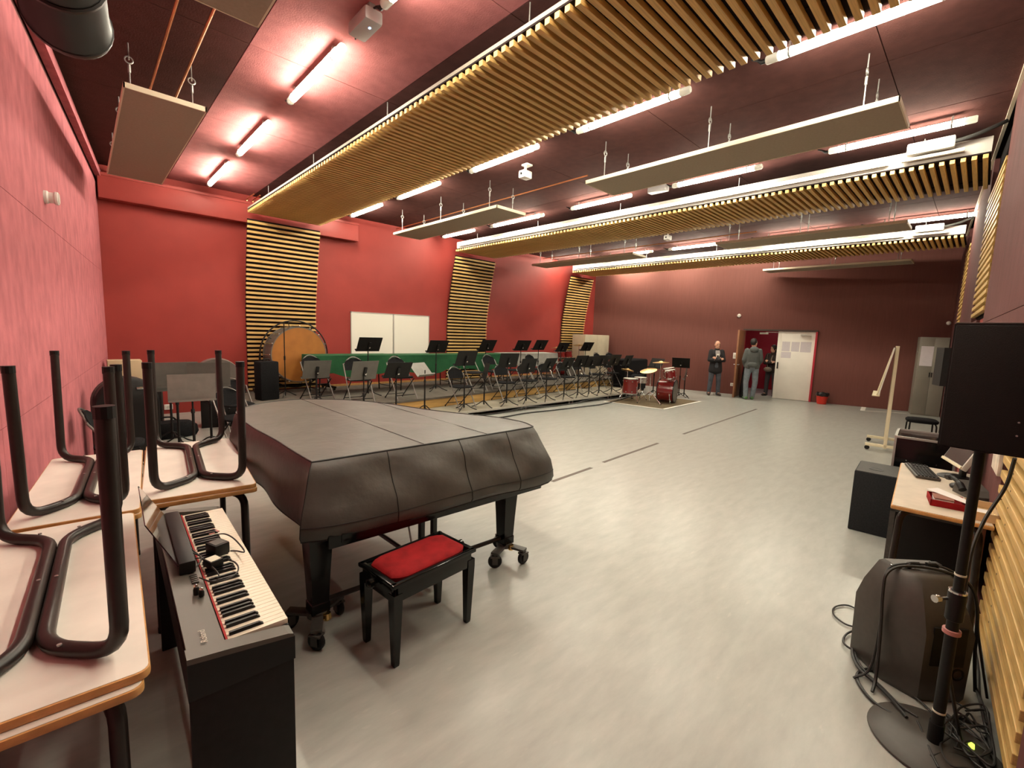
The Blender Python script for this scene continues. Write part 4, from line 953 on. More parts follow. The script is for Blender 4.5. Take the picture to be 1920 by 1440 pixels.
for sx in (-1, 1):
    kn_ = MB().lathe([(0.012, 0), (0.012, 0.02), (0.026, 0.025), (0.026, 0.045), (0.016, 0.052)], (sx*(BW/2), 0, 0.425), 14, axis=(sx, 0, 0)).build('height_knob', 'gloss', bn)

# ---------------------------------------------------------------- digital piano beside the tables
dpA = Vector((0.342, 2.185, 0)); dpr = -0.035
dp = thing('digital_piano', 'slim black digital piano on slab stand between tables and grand piano', 'digital piano', dpA, dpr)
DL, DW = 1.37, 0.295
MB().loft([[(x, y, z) for x, z in ((-DW/2, 0.63), (-DW/2, 0.749), (DW/2, 0.711), (DW/2, 0.63))] for y in (-DL/2, DL/2)]).build('body', 'black', dp)
pnl = MB().loft([[(x, y, z) for y in (y_,) for x, z in ((-DW/2+0.004, 0.70), (-DW/2+0.004, 0.765), (-0.045, 0.752), (-0.040, 0.735), (-0.040, 0.70))] for y_ in (-DL/2+0.006, DL/2-0.006)]).build('control_panel', 'silverpanel', dp)
for sy in (-1, 1): MB().loft([[(x, y, z) for x, z in ((-DW/2, 0.748), (-DW/2, 0.766), (-0.04, 0.753), (DW/2-0.02, 0.728), (DW/2-0.005, 0.722), (DW/2, 0.71))] for y in (sy*(DL/2), sy*(DL/2-0.055))]).build('end_cheek', 'silverpanel', dp)
KW = 1.226/52; ky0 = -1.226/2
wk = MB().box((0.036, 0, 0.0), (0.178, KW-0.0012, 0.020), bev=0.0015).mesh('white_key', 'ivory')
bk = MB().loft([[(x, y*s, z) for x, y in ((-0.088-0.0, -0.006), (0.012+e_, -0.006), (0.012+e_, 0.006), (-0.088, 0.006))] for s, z, e_ in ((1.0, 0, 0), (1.0, 0.004, 0), (0.8, 0.0125, -0.012))]).mesh('black_key', 'blackkey')
for i in range(52):
    y = -(ky0+KW*(i+0.5))
    ob('white_key', wk, dp, loc=(0.02, -y, 0.728))
order = []  # keys ascend from the bass end; bass lies away from the camera side
# seated player faces -x side panel; bass is at +y end
pat = ['A', 'B', 'C', 'D', 'E', 'F', 'G']
for i in range(51):
    nme = pat[i % 7]
    if nme in ('B', 'E'): continue
    y = ky0+KW*(i+1)
    ob('black_key', bk, dp, loc=(0.062, y, 0.737))
MB().box((-0.036, 0, 0.738), (0.006, 1.23, 0.008)).build('felt_strip', 'felt', dp)
MB().box((DW/2-0.012, 0, 0.705), (0.022, 1.24, 0.03), bev=0.004).build('key_slip', 'black', dp)
for sy in (-1, 1): MB().box((0, sy*(DL/2-0.02), 0.32), (DW-0.006, 0.035, 0.64), bev=0.004).build('side_panel', 'blackmat', dp)
MB().box((-0.10, 0, 0.42), (0.02, DL-0.06, 0.30)).build('back_panel', 'blackmat', dp)
pdl = MB().box((0.03, 0, 0.06), (0.10, 0.30, 0.07), bev=0.01).build('pedal_box', 'black', dp)
MB().box((0, 0, 0.06), (0.05, DL-0.06, 0.05)).build('foot_rail', 'blackmat', dp)
rest = MB().box((-0.085, 0.19, 0.785), (0.055, 0.62, 0.05), bev=0.006).build('music_rest', 'black', dp)
gm = MB().quad((-0.115, -0.12, 0.80), (-0.115, 0.50, 0.80), (-0.205, 0.53, 0.955), (-0.205, -0.02, 0.955), 0.004).build('clear_rest_panel', 'glass', dp)
for i in range(5): MB().box((-0.070, -0.14-i*0.016, 0.7595), (0.022, 0.010, 0.006), bev=0.001).build('button', 'greyplastic', dp)
for i in range(4): MB().box((-0.070, 0.02-i*0.016, 0.7595), (0.022, 0.010, 0.006), bev=0.001).build('button', 'greyplastic', dp)
MB().box((-0.07, 0.01+0.07, 0.759), (0.03, 0.035, 0.004)).build('display', 'screen', dp)
def text(body, size, parent, loc, rot, m, name, ext=0.0004):
    cu_ = bpy.data.curves.new(name, 'FONT'); cu_.body = body; cu_.size = size; cu_.extrude = ext; cu_.align_x = 'CENTER'; cu_.align_y = 'CENTER'
    tmp = bpy.data.objects.new(name, cu_); COL.objects.link(tmp)
    dg = bpy.context.evaluated_depsgraph_get(); me_ = bpy.data.meshes.new_from_object(tmp.evaluated_get(dg)); bpy.data.objects.remove(tmp)
    me_.materials.clear(); me_.materials.append(M[m]); return ob(name, me_, parent, loc=loc, rot=rot)
text('Roland', 0.026, dp, (-0.095, -DL/2+0.10, 0.764), (0.125, 0, PI/2), 'letter', 'lettering')
text('Rd', 0.03, dp, (-0.095, DL/2-0.12, 0.764), (0.125, 0, PI/2), 'letter', 'lettering')
def onkeys(u, v, z=0.75): return pz(u, v, z)
q = onkeys(368, 1106, 0.775)
tg = thing('chrome_knob_pair', 'pair of small shiny black plugs standing on the piano panel', 'plug', (q.x, q.y, 0.758))
MB().lathe([(0.010, 0), (0.010, 0.02), (0.007, 0.028)], (0, 0, 0), 12).build('plug', 'black', tg); MB().ball((0, 0, 0.032), 0.008, 8).build('tip', 'chrome', tg)
MB().lathe([(0.009, 0), (0.009, 0.016), (0.006, 0.022)], (0.012, -0.024, 0), 12).build('plug', 'black', tg); MB().ball((0.012, -0.024, 0.026), 0.007, 8).build('tip', 'chrome', tg)
q = onkeys(408, 1025, 0.77); ad = thing('power_adapter', 'large black power adapter lying on the white keys', 'adapter', (q.x, q.y, 0.7395), 0.35)
MB().box((0, 0, 0.026), (0.062, 0.075, 0.052), bev=0.006).build('housing', 'black', ad); MB().box((0, 0, 0.0525), (0.045, 0.05, 0.001)).build('rating_plate', 'greyplastic', ad)
for sx in (-0.011, 0.011): MB().cyl((sx, 0.037, 0.026), (sx, 0.055, 0.026), 0.0025, n=8).build('pin', 'brass', ad)
q = onkeys(400, 1056, 0.762); ad = thing('power_adapter', 'smaller black charger with pale label lying on the black keys', 'adapter', (q.x, q.y, 0.7505), 0.3)
MB().box((0, 0, 0.016), (0.05, 0.06, 0.032), bev=0.004).build('housing', 'black', ad); MB().box((0, 0, 0.0325), (0.040, 0.046, 0.001)).build('label_sticker', 'label', ad)
def air_cable(pts, r, label, m='cable', name='cable', cat='cable', group=None):
    return tag(MB().tube(smooth_path(pts), r, 6).build(name, m), label, cat, group)
kz = 0.765
air_cable([pz(u, v, kz) for u, v in ((335, 1018), (350, 1024), (372, 1040), (385, 1052), (405, 1070), (412, 1082))], 0.003, 'thin black lead lying across the piano panel to the charger', group='leads on the digital piano')
air_cable([pz(u, v, kz) for u, v in ((376, 1046), (352, 1048), (339, 1042), (342, 1035), (356, 1035), (378, 1046), (366, 1066))], 0.003, 'looped black lead on the piano panel', group='leads on the digital piano')
air_cable([pz(u, v, kz+0.01) for u, v in ((432, 1033), (444, 1033), (458, 1035), (452, 1024), (436, 1008), (420, 1001), (402, 1003))], 0.003, 'black lead curling over the white keys by the large adapter', group='leads on the digital piano')
air_cable([pz(u, v, kz) for u, v in ((428, 1050), (440, 1054), (447, 1064), (442, 1076), (420, 1088), (395, 1090), (374, 1083))], 0.003, 'black lead curling round the charger', group='leads on the digital piano')
q = onkeys(397, 996, 0.744); tag(MB().box((q.x, q.y, 0.742), (0.045, 0.05, 0.005), rz=0.3, bev=0.001).build('pink_card', 'pinktag'), 'dusty pink card lying on the white keys by the adapter', 'card')

# ---------------------------------------------------------------- stacked school tables
def school_table(parent, upside, TL, TW, H=0.76, th=0.022):
    """local: x = width, y = length, base at z = 0; upside -> laminate lies at the bottom and the legs point up"""
    rnd = 0.03
    o = [(sx*(TW/2-rnd)+math.cos(a_)*rnd, sy*(TL/2-rnd)+math.sin(a_)*rnd) for sx, sy, a0 in ((1, 1, 0), (-1, 1, PI/2), (-1, -1, PI), (1, -1, 1.5*PI)) for a_ in [a0+PI/2*k/4 for k in range(5)]]
    zf = (lambda z: z) if upside else (lambda z: H-z)
    z0, z1 = zf(0.0), zf(th)
    MB().loft([[(x, y, min(z0, z1)) for x, y in o], [(x*1.003, y*1.003, (z0+z1)/2) for x, y in o], [(x, y, max(z0, z1)) for x, y in o]]).build('edge_band', 'tableedge', parent)
    MB().prism([(x*0.985, y*0.99) for x, y in o], max(z0, z1)-0.0005, max(z0, z1)+0.0012).build('laminate', 'tabletop', parent)
    MB().prism([(x*0.985, y*0.99) for x, y in o], min(z0, z1)-0.0012, min(z0, z1)+0.0005).build('laminate', 'tabletop', parent)
    rt = 0.022; zt = th+rt+0.002
    for sx in (-1, 1):
        pts = [(sx*(TW/2-0.060), -TL/2+0.05, zf(H)), (sx*(TW/2-0.06), -TL/2+0.10, zf(zt)), (sx*0.022, -TL/2+0.25, zf(zt)), (sx*0.022, TL/2-0.25, zf(zt)), (sx*(TW/2-0.06), TL/2-0.10, zf(zt)), (sx*(TW/2-0.060), TL/2-0.05, zf(H))]
        p2 = fillet(pts, 0.09, 6)
        fr = MB().tube(p2, rt, 12).build('leg_frame', 'browntube', parent)
        for e_ in (0, -1):
            P = Vector(pts[e_]); dz = 1 if upside else -1
            MB().cyl(P-Vector((0, 0, dz*0.03)), P+Vector((0, 0, dz*0.002)), rt+0.0015, n=12).build('foot_cap', 'black', fr)
        for py_ in (-TL/2+0.2, TL/2-0.2, 0): MB().cyl((sx*(0.022 if py_ == 0 else 0.06), py_, zf(zt+rt-0.002)), (sx*(0.022 if py_ == 0 else 0.06), py_, zf(zt+rt+0.002)), 0.006, n=8).build('screw', 'steel', fr)
def table_stack(cx, cy, rz, TL, TW, l1, l2):
    t = thing('school_table', l1, 'table', (cx, cy, 0), rz+0.012, 'school tables stacked by the pink wall'); school_table(t, False, TL, TW)
    t2 = thing('school_table', l2, 'table', (cx+0.005, cy+0.01, 0.7632), rz, 'school tables stacked by the pink wall'); school_table(t2, True, TL, TW)
    return t, t2
pw_ang = -math.atan(0.1016)
a, b = table_stack(-0.138, 2.185, -0.04, 1.37, 0.50, 'school table standing upright under another, beside the digital piano end marked with lettering', 'upturned school table nearest the digital piano, legs in the air')
a.location.x -= 0.02; a.location.y -= 0.02
a, b = table_stack(-0.016, 3.585, -0.085, 1.37, 0.48, 'school table standing upright under another, against the pink wall behind the first', 'upturned school table against the pink wall behind the first, legs in the air')
a, b = table_stack(0.512, 3.645, -0.10, 1.36, 0.545, 'school table standing upright under another, between digital and grand piano', 'upturned school table between pink-wall stack and grand piano, legs in the air')

# ---------------------------------------------------------------- speaker on stand (right foreground)
SB = Vector((2.62, -0.035, 0))
ss_ = thing('speaker_stand', 'black speaker pole on round grey base plate amid the cable tangle', 'speaker stand', SB)
MB().lathe([(0.225, 0), (0.232, 0.006), (0.23, 0.012), (0.17, 0.016), (0.165, 0.020), (0.05, 0.024), (0.04, 0.03)], n=48).build('base_plate', 'greyplastic', ss_)
MB().tube([(0, 0, 0.02), (0, 0, 0.12)], 0.026, 16).build('socket', 'black', ss_)
MB().tube([(0, 0, 0.10), (0, 0, 0.72)], 0.021, 16).build('lower_pole', 'blackmat', ss_)
MB().tube([(0, 0, 0.60), (0, 0, 0.605), (0, 0, 0.72), (0, 0, 0.735)], [0.026, 0.030, 0.030, 0.022], 16).build('clamp_collar', 'black', ss_)
MB().tube([(0, 0, 0.72), (0, 0, 1.40)], 0.0175, 16).build('upper_pole', 'blackmat', ss_)
MB().lathe([(0.007, 0), (0.007, 0.05), (0.016, 0.055), (0.016, 0.075)], (0.0, 0.02, 0.69), 10, axis=(-0.8, 0.6, 0)).build('clamp_knob', 'chrome', ss_)
for z_, m_ in ((0.17, 'label'), (0.80, 'label'), (0.725, 'chrome')): MB().lathe([(0.0225 if z_ < 0.6 else 0.0195 if z_ > 0.75 else 0.0305, 0), (0.0225 if z_ < 0.6 else 0.0195 if z_ > 0.75 else 0.0305, 0.008)], (0, 0, z_), 16).build('ring_mark', m_, ss_)
MB().lathe([(0.0305, 0), (0.0305, 0.018)], (0, 0, 0.56-0.02), 16).build('pink_ring_mark', 'pinktag', ss_)
# cabinet: front face towards the camera corner
fa = Vector((2.50, 0.088, 0)); fb = Vector((2.485, -0.150, 0)); fdv = (fb-fa).normalized(); fnv = Vector((-fdv.y, fdv.x, 0)); fnv = fnv if fnv.x > 0 else -fnv
sp = thing('loudspeaker', 'black box loudspeaker mounted on the pole with the round base', 'loudspeaker', ((fa+fb)/2+fnv*0.12+Vector((0, 0, 1.355))), math.atan2(fdv.y, fdv.x))
SW = (fb-fa).length; SD = 0.24; SH = 0.49
MB().loft([[(x, y, z) for x, y in ((-SW/2, -SD/2), (SW/2, -SD/2), (SW/2-0.03, SD/2), (-SW/2+0.03, SD/2))] for z in (0, SH)]).build('cabinet', 'blackmat', sp)
MB().box((0, -SD/2-0.004, SH/2), (SW-0.012, 0.01, SH-0.012), bev=0.003).build('grille', 'grille', sp)
MB().box((0, 0, SH+0.003), (SW*0.98, SD*0.96, 0.006), bev=0.002).build('top_plate', 'greyplastic', sp)
MB().lathe([(0.03, -0.02), (0.035, 0), (0.035, 0.004)], (0, 0.02, -0.002), 16).build('pole_cup', 'black', sp)
for sx in (-1, 1): MB().lathe([(0.004, 0), (0.003, 0.003)], (SW/2-0.03, -SD/2-0.008, 0.08+0.05*(sx > 0)), 8, axis=(0, -1, 0)).build('screw', 'steel', sp)
air_cable([(2.80, -0.14, 1.30), (2.86, -0.13, 1.16), (2.80, -0.085, 1.02), (2.73, -0.06, 0.90), (2.68, -0.055, 0.78), (2.665, -0.05, 0.62), (2.66, -0.04, 0.40), (2.69, -0.10, 0.10), (2.74, -0.12, 0.012)], 0.007, 'thick black speaker lead hanging down beside the pole')

# second speaker further along the wall
q = px_(1783, 680, 6.75); q.z = 0; t = thing('speaker_stand', 'black tripod speaker stand behind the black flight case', 'speaker stand', q)
MB().tube([(0, 0, 0.25), (0, 0, 1.34)], 0.018, 12).build('pole', 'blackmat', t)
for k in range(3): MB().tube([(0, 0, 0.55), (0.16*math.cos(2.1*k+0.6), 0.15*math.sin(2.1*k+0.6), 0.012)], 0.011, 8).build('leg', 'blackmat', t)
t2 = thing('loudspeaker', 'small dark grey loudspeaker on tripod in front of the grey cabinet', 'loudspeaker', (q.x, q.y, 1.34), 0.35)
MB().loft([[(x, y, z) for x, y in ((-0.12, -0.10), (0.12, -0.10), (0.10, 0.10), (-0.10, 0.10))] for z in (0, 0.41)]).build('cabinet', 'blackmat', t2)
MB().box((0, -0.104, 0.205), (0.21, 0.012, 0.38), bev=0.004).build('grille', 'grille', t2); MB().box((-0.122, 0, 0.30), (0.008, 0.12, 0.03), bev=0.003).build('handle', 'black', t2)
MB().lathe([(0.055, 0), (0.06, 0.01), (0.05, 0.02)], (-0.11, 0, -0.09), 18, axis=(-1, 0, 0)).build('stand_clamp', 'black', t2)

# plastic loudspeaker on the floor, seen from behind
mo = Vector((3.10, 0.085, 0)); mr = -0.80
t = thing('floor_loudspeaker', 'dark grey moulded plastic loudspeaker standing on the floor, back turned out', 'loudspeaker', mo, mr)
def hexp(w, d_, bw, z, ox=0): return [(-w/2, d_/2, z), (w/2, d_/2, z), (w/2, -d_*0.10, z), (bw/2, -d_/2+ox, z), (-bw/2, -d_/2+ox, z), (-w/2, -d_*0.10, z)]
MB().loft([hexp(0.36, 0.33, 0.20, 0.0), hexp(0.385, 0.35, 0.22, 0.03), hexp(0.39, 0.36, 0.23, 0.36), hexp(0.35, 0.325, 0.21, 0.46, 0.02), hexp(0.27, 0.255, 0.16, 0.585, 0.05), hexp(0.24, 0.225, 0.14, 0.60, 0.06)]).build('housing', 'greyplastic', t)
for sx in (-1, 1): MB().tube(fillet([(sx*0.07, 0.02, 0.598), (sx*0.07, 0.02, 0.622), (sx*0.02, 0.02, 0.622)], 0.02), 0.012, 8).build('carry_handle', 'black', t)
MB().lathe([(0.032, 0), (0.032, 0.008), (0.022, 0.009), (0.020, 0.002)], (0.06, -0.172, 0.16), 20, axis=(0, -1, 0)).build('pole_socket', 'black', t)
MB().box((0, -0.178, 0.30), (0.16, 0.008, 0.20), bev=0.003).build('connector_plate', 'black', t)
MB().box((0.12, 0.08, 0.598), (0.04, 0.04, 0.012), bev=0.004).build('rubber_pad', 'black', t)
for sx in (-0.13, 0.13): MB().lathe([(0.007, 0), (0.005, 0.004)], (sx, 0.05, 0.592), 8).build('screw', 'chrome', t)
# cables over and around it
Rm = Matrix.Rotation(mr, 3, 'Z')
def ml(x, y, z): return mo+Rm @ Vector((x, y, z))
air_cable([ml(-0.30, -0.14, 0.012), ml(-0.25, -0.09, 0.06), ml(-0.225, -0.05, 0.28), ml(-0.215, -0.02, 0.48), ml(-0.19, 0.0, 0.575), ml(-0.10, 0.01, 0.612), ml(0.05, -0.02, 0.615), ml(0.17, -0.05, 0.57), ml(0.215, -0.07, 0.45), ml(0.23, -0.08, 0.2), ml(0.24, -0.1, 0.015)], 0.008, 'thick black cable slung over the floor loudspeaker', group='cables round the floor loudspeaker')
air_cable([ml(-0.33, -0.05, 0.012), ml(-0.25, -0.05, 0.08), ml(-0.215, -0.03, 0.34), ml(-0.205, -0.01, 0.50), ml(-0.16, 0.02, 0.60), ml(0.0, 0.03, 0.618), ml(0.12, 0.0, 0.608), ml(0.205, -0.05, 0.53), ml(0.225, -0.09, 0.3), ml(0.26, -0.14, 0.015)], 0.006, 'thinner black cable slung over the floor loudspeaker', group='cables round the floor loudspeaker')
cab = [[(1640, 1170), (1618, 1150), (1590, 1135), (1566, 1138), (1563, 1152), (1585, 1170), (1615, 1178), (1640, 1185)],
       [(1648, 1200), (1615, 1182), (1590, 1187), (1581, 1202), (1595, 1216), (1625, 1222), (1650, 1226)],
       [(1645, 1170), (1615, 1180), (1602, 1205), (1606, 1235), (1625, 1262), (1655, 1290), (1690, 1325), (1720, 1345)],
       [(1640, 1178), (1612, 1188), (1598, 1215), (1608, 1250), (1640, 1280), (1670, 1310), (1700, 1345)],
       [(1650, 1260), (1625, 1255), (1607, 1265), (1612, 1285), (1640, 1318), (1680, 1342), (1725, 1358), (1740, 1352)],
       [(1690, 1290), (1720, 1310), (1750, 1340), (1770, 1370), (1800, 1395), (1850, 1425)],
       [(1835, 1215), (1838, 1260), (1836, 1300), (1845, 1350), (1858, 1390), (1862, 1420)],
       [(1830, 1290), (1850, 1340), (1868, 1365)],
       [(1775, 1340), (1800, 1360), (1835, 1385), (1870, 1388), (1845, 1365), (1810, 1350), (1790, 1345)],
       [(1745, 1420), (1770, 1412), (1800, 1418), (1830, 1432), (1862, 1450)],
       [(1720, 1352), (1735, 1385), (1745, 1410), (1760, 1440)],
       [(1790, 1375), (1815, 1400), (1835, 1425), (1850, 1440)]]
for k, pts in enumerate(cab):
    rz_ = 0.006+0.0011*(k % 5)
    P = [pz(u, v, 0.010+0.006*(k % 4)) for u, v in pts]
    for p in P: p.y = max(p.y, right_y(p.x)+0.02)
    air_cable(P, rz_*0.85, ['thin black cable loop lying farthest out on the floor by the floor loudspeaker', 'small black cable loop beside the floor loudspeaker', 'black cable curving round the floor loudspeaker to the base plate', 'outer black cable curving round the floor loudspeaker',
         'black cable looping over the grey base plate', 'black cable running from floor loudspeaker behind the pole', 'black cable running down beside the wooden slats', 'short black cable end by the wooden slats', 'coiled black cable behind the speaker pole', 'black cable across the base plate front', 'thin black cable crossing the base plate', 'black cable tail behind the base plate'][k], group='cables round the floor loudspeaker')
rc = random.Random(11)
for k in range(6):
    c0 = pz(1815+10*(k % 3), 1378+14*(k % 4), 0.02); n_ = 9; P = []
    for i in range(n_+3):
        a_ = 2*PI*i/n_+k*1.1; rr_ = 0.07+0.03*math.sin(2.3*i+k)+0.012*k
        q_ = c0+Vector((rr_*1.5*math.cos(a_), rr_*0.8*math.sin(a_), 0)); q_.y = max(q_.y, right_y(q_.x)+0.02); q_.z = 0.034+0.006*k+0.004*math.sin(i*1.7); P.append(q_)
    air_cable(P, 0.0045, 'coil of black cable in the tangle behind the round base plate', group='coiled cables behind the base plate')
q = pz(1822, 1396, 0.03); tag(MB().box((q.x, q.y, 0.02), (0.03, 0.02, 0.02), bev=0.004).ball((q.x, q.y, 0.032), 0.007, 8).build('cable_plug_light', 'yellowled'), 'tiny yellow-green lit plug in the cable tangle', 'plug')

# ---------------------------------------------------------------- computer desk along the side wall
da = math.atan(0.0625)
DK0 = Vector((3.66, 0.30, 0)); dx = Vector((math.cos(da), math.sin(da), 0)); dy = Vector((math.sin(da), -math.cos(da), 0))  # dy points to the wall
DLn, DDp = 1.42, 0.455
dcn = DK0+dx*DLn/2+dy*DDp/2
dk = thing('computer_desk', 'beige laminate desk with wooden edge under the monitor and keyboard', 'desk', (dcn.x, dcn.y, 0), da)
rnd = 0.03
MB().box((0, 0, 0.735), (DLn, DDp, 0.024), bev=0.008).build('desk_edge', 'tableedge', dk)
MB().box((0, 0, 0.7478), (DLn-0.014, DDp-0.014, 0.003)).build('desk_top', mat('mottled_beige_laminate', (0.52, 0.44, 0.345), 0.5, var=0.08, vscale=9), dk)
for sx in (-1, 1):
    pts = [(sx*(DLn/2-0.05), DDp/2-0.03, 0.0), (sx*(DLn/2-0.09), DDp/2-0.05, 0.70), (sx*(DLn/2-0.2), 0.02, 0.70), (sx*(DLn/2-0.09), -DDp/2+0.05, 0.70), (sx*(DLn/2-0.05), -DDp/2+0.03, 0.0)]
    MB().tube(fillet(pts, 0.07, 6), 0.019, 12).build('leg_frame', 'browntube', dk)
MB().box((0.05, -DDp/2+0.02, 0.45), (DLn-0.3, 0.015, 0.5)).build('modesty_panel', 'brownpanel', dk)
ZD = 0.7495
def ondesk(u, v, z=ZD): return pz(u, v, z)
kq = [ondesk(1697, 867), ondesk(1738, 866), ondesk(1721, 897), ondesk(1769, 899)]
kc_ = sum(kq, Vector((0, 0, 0)))/4; kc_ = Vector((4.80, 0.235, ZD))
kb = thing('computer_keyboard', 'black computer keyboard on the beige desk', 'keyboard', kc_, da+PI/2-0.10)
# keyboard local x = long side
kb.rotation_euler = (0, 0, 0.24)
MB().box((0, 0, 0.012), (0.44, 0.145, 0.018), bev=0.005).build('case', 'greyplastic', kb)
keyme = MB().loft([[(x*s, y*s, z) for x, y in ((-0.0085, -0.0085), (0.0085, -0.0085), (0.0085, 0.0085), (-0.0085, 0.0085))] for s, z in ((1, 0), (0.78, 0.007))]).mesh('key', 'black')
for i in range(21):
    for j in range(6):
        if i in (15, 19) and j < 5: continue
        ob('key', keyme, kb, loc=(-0.205+i*0.0203, -0.055+j*0.0215, 0.0205))
mA = Vector((5.02, 0.125, ZD+0.10)); mB = Vector((4.66, 0.005, ZD+0.10)); md = (mB-mA).normalized(); mN = Vector((-md.y, md.x, 0)); mN = mN if mN.y > 0 else -mN
mq = (mA+mB)/2; th_ = 0.42
mn = thing('flat_monitor', 'silver-framed flat monitor tipped back on the desk, dark screen', 'monitor', (mq.x, mq.y, ZD), math.atan2(-md.y, -md.x))
ms = 1 if (Matrix.Rotation(math.atan2(-md.y, -md.x), 3, 'Z') @ Vector((0, 1, 0))).dot(mN) > 0 else -1
MB().lathe([(0.10, 0), (0.105, 0.006), (0.09, 0.014), (0.04, 0.02), (0.02, 0.03)], (0, -ms*0.02, 0), 28).build('foot', 'black', mn)
MB().box((0, -ms*0.06, 0.09), (0.06, 0.03, 0.17), bev=0.006).build('neck', 'black', mn)
so = MB().box((0, 0, 0.15), (0.38, 0.035, 0.30), bev=0.006).build('frame', 'silverplastic', mn, loc=(0, 0, 0.10), rot=(ms*th_, 0, 0))
MB().box((0, ms*0.0185, 0.158), (0.35, 0.003, 0.262)).build('screen', 'screen', so)
MB().box((0, ms*0.012, 0.012), (0.37, 0.03, 0.020), bev=0.004).build('chin', 'cream', so)
q = Vector((4.50, 0.035, ZD)); t = thing('computer_mouse', 'black computer mouse on the desk before the monitor', 'mouse', q, 0.2)
MB().ball((0, 0, 0.012), 0.05, 16, (1.0, 0.62, 0.42)).build('shell', 'black', t); MB().box((0.02, 0, 0.030), (0.02, 0.008, 0.008), bev=0.003).build('wheel', 'greyplastic', t)
q = Vector((4.34, -0.06, ZD)); t = thing('desk_phone', 'dark rounded desk phone beside the mouse, partly behind the pole', 'phone', q, 0.5)
MB().loft([[(x, y, z) for x, y in ((-0.09, -0.07), (0.09, -0.07), (0.09, 0.07), (-0.09, 0.07))] for z in (0, 0.02)]+[[(-0.03, -0.06, 0.05), (0.08, -0.06, 0.09), (0.08, 0.06, 0.09), (-0.03, 0.06, 0.05)]]).build('base', 'greyplastic', t)
MB().tube(smooth_path([(-0.05, 0.09, 0.05), (0.0, 0.09, 0.085), (0.07, 0.09, 0.10), (0.12, 0.09, 0.09)]), [0.022]*6+[0.014]*7+[0.022]*6, 10).build('handset', 'black', t)
# red folder with books and a leaflet
q = Vector((3.97, 0.060, ZD)); t = thing('red_tray', 'low dark red tray at the desk end holding a small book', 'tray', q, da+0.08)
MB().box((0, 0, 0.004), (0.21, 0.17, 0.008), bev=0.002).build('base', 'velvet', t)
for sx, sy, w, d_ in ((-1, 0, 0.006, 0.17), (1, 0, 0.006, 0.17), (0, -1, 0.21, 0.006), (0, 1, 0.21, 0.006)): MB().box((sx*0.102, sy*0.082, 0.02), (w, d_, 0.04)).build('side', 'velvet', t)
Rd = Matrix.Rotation(da+0.08, 3, 'Z')
t = thing('small_book', 'small book with brown cover standing in the red tray', 'book', q+Rd @ Vector((-0.02, 0.02, 0.009)), da+0.08)
MB().box((0, 0, 0.019), (0.12, 0.09, 0.036), bev=0.001).build('pages', 'paper', t); MB().box((0, 0, 0.0385), (0.126, 0.095, 0.003)).build('cover', 'brownpanel', t); MB().box((0, 0, 0.0005), (0.126, 0.095, 0.001)).build('cover', 'brownpanel', t)
t = tag(MB().quad(q+Rd @ Vector((0.10, 0.09, 0.052)), q+Rd @ Vector((-0.075, -0.075, 0.045)), q+Rd @ Vector((-0.03, -0.115, 0.048)), q+Rd @ Vector((0.16, 0.03, 0.058)), 0.002).build('leaflet', 'paper'), 'white leaflet with pale blocks lying across the red tray', 'leaflet')
tb = thing('wooden_tray', 'pale wooden tray with white papers at the wall corner of the desk', 'tray', Vector((3.90, -0.095, ZD)), da)
MB().box((0, 0, 0.004), (0.30, 0.13, 0.008)).build('base', 'woodtray', tb)
for sx, sy, w, d_ in ((-1, 0, 0.010, 0.13), (1, 0, 0.010, 0.13), (0, -1, 0.30, 0.010)): MB().box((sx*0.146, sy*0.062, 0.025), (w, d_, 0.05)).build('side', 'woodtray', tb)
tag(MB().box((3.88, -0.09, ZD+0.011), (0.21, 0.10, 0.004), rz=da+0.1).build('white_papers', 'paper'), 'white sheets of paper lying in the wooden tray', 'paper')
# mottled board pinned on the slats
a = ppl(1906, 878, (3.9, -0.13, 0), (-0.0625, 1, 0))
t = thing('mottled_wall_board', 'pale mottled board on the wall above the desk end, behind the cable', 'board', Vector((4.05, right_y(4.05)+0.012, 1.17)), da)
MB().box((0, 0, 0), (0.30, 0.02, 0.34), bev=0.004).build('board', mat('mottled_cream_paint', (0.66, 0.58, 0.48), 0.6, var=0.25, vscale=14), t)
MB().box((0.0, 0.012, 0.15), (0.05, 0.006, 0.02), bev=0.002).build('clip', 'steel', t)

# boxes under and behind the desk
def cab_box(name, label, c, d_, rz, mfront, mtop, cat='loudspeaker'):
    t = thing(name, label, cat, (c[0], c[1], 0), rz)
    MB().box((0, 0, d_[2]/2), d_, bev=0.012).build('cabinet', mfront, t)
    MB().box((0, 0, d_[2]+0.001), (d_[0]-0.02, d_[1]-0.02, 0.004)).build('top_panel', mtop, t)
    return t
t = cab_box('subwoofer', 'grey carpeted subwoofer cabinet beside the desk, with a pole hole on top', (5.46, 0.50), (0.50, 0.46, 0.575), da, 'subgrey', 'subtop')
MB().lathe([(0.055, 0), (0.055, 0.004), (0.04, 0.004), (0.036, 0.001)], (-0.06, 0.08, 0.5765), 20).build('pole_cup', 'black', t)
t = cab_box('amplifier_cabinet', 'black amplifier cabinet with grey trim under the desk', (4.52, 0.135), (0.40, 0.46, 0.56), da, 'subgrey', 'subtop', 'amplifier')
MB().box((-0.201, 0, 0.28), (0.012, 0.40, 0.50), bev=0.003).build('grille', 'grille', t)
fr = MB(); fr.box((-0.204, 0.215, 0.28), (0.016, 0.03, 0.56)); fr.box((-0.204, -0.215, 0.28), (0.016, 0.03, 0.56)); fr.box((-0.204, 0, 0.545), (0.016, 0.46, 0.03)); fr.build('front_trim', 'subtop', t)
MB().lathe([(0.045, 0), (0.05, 0.012), (0.04, 0.02)], (-0.12, 0.13, 0.562), 16).build('cup', 'label', t)
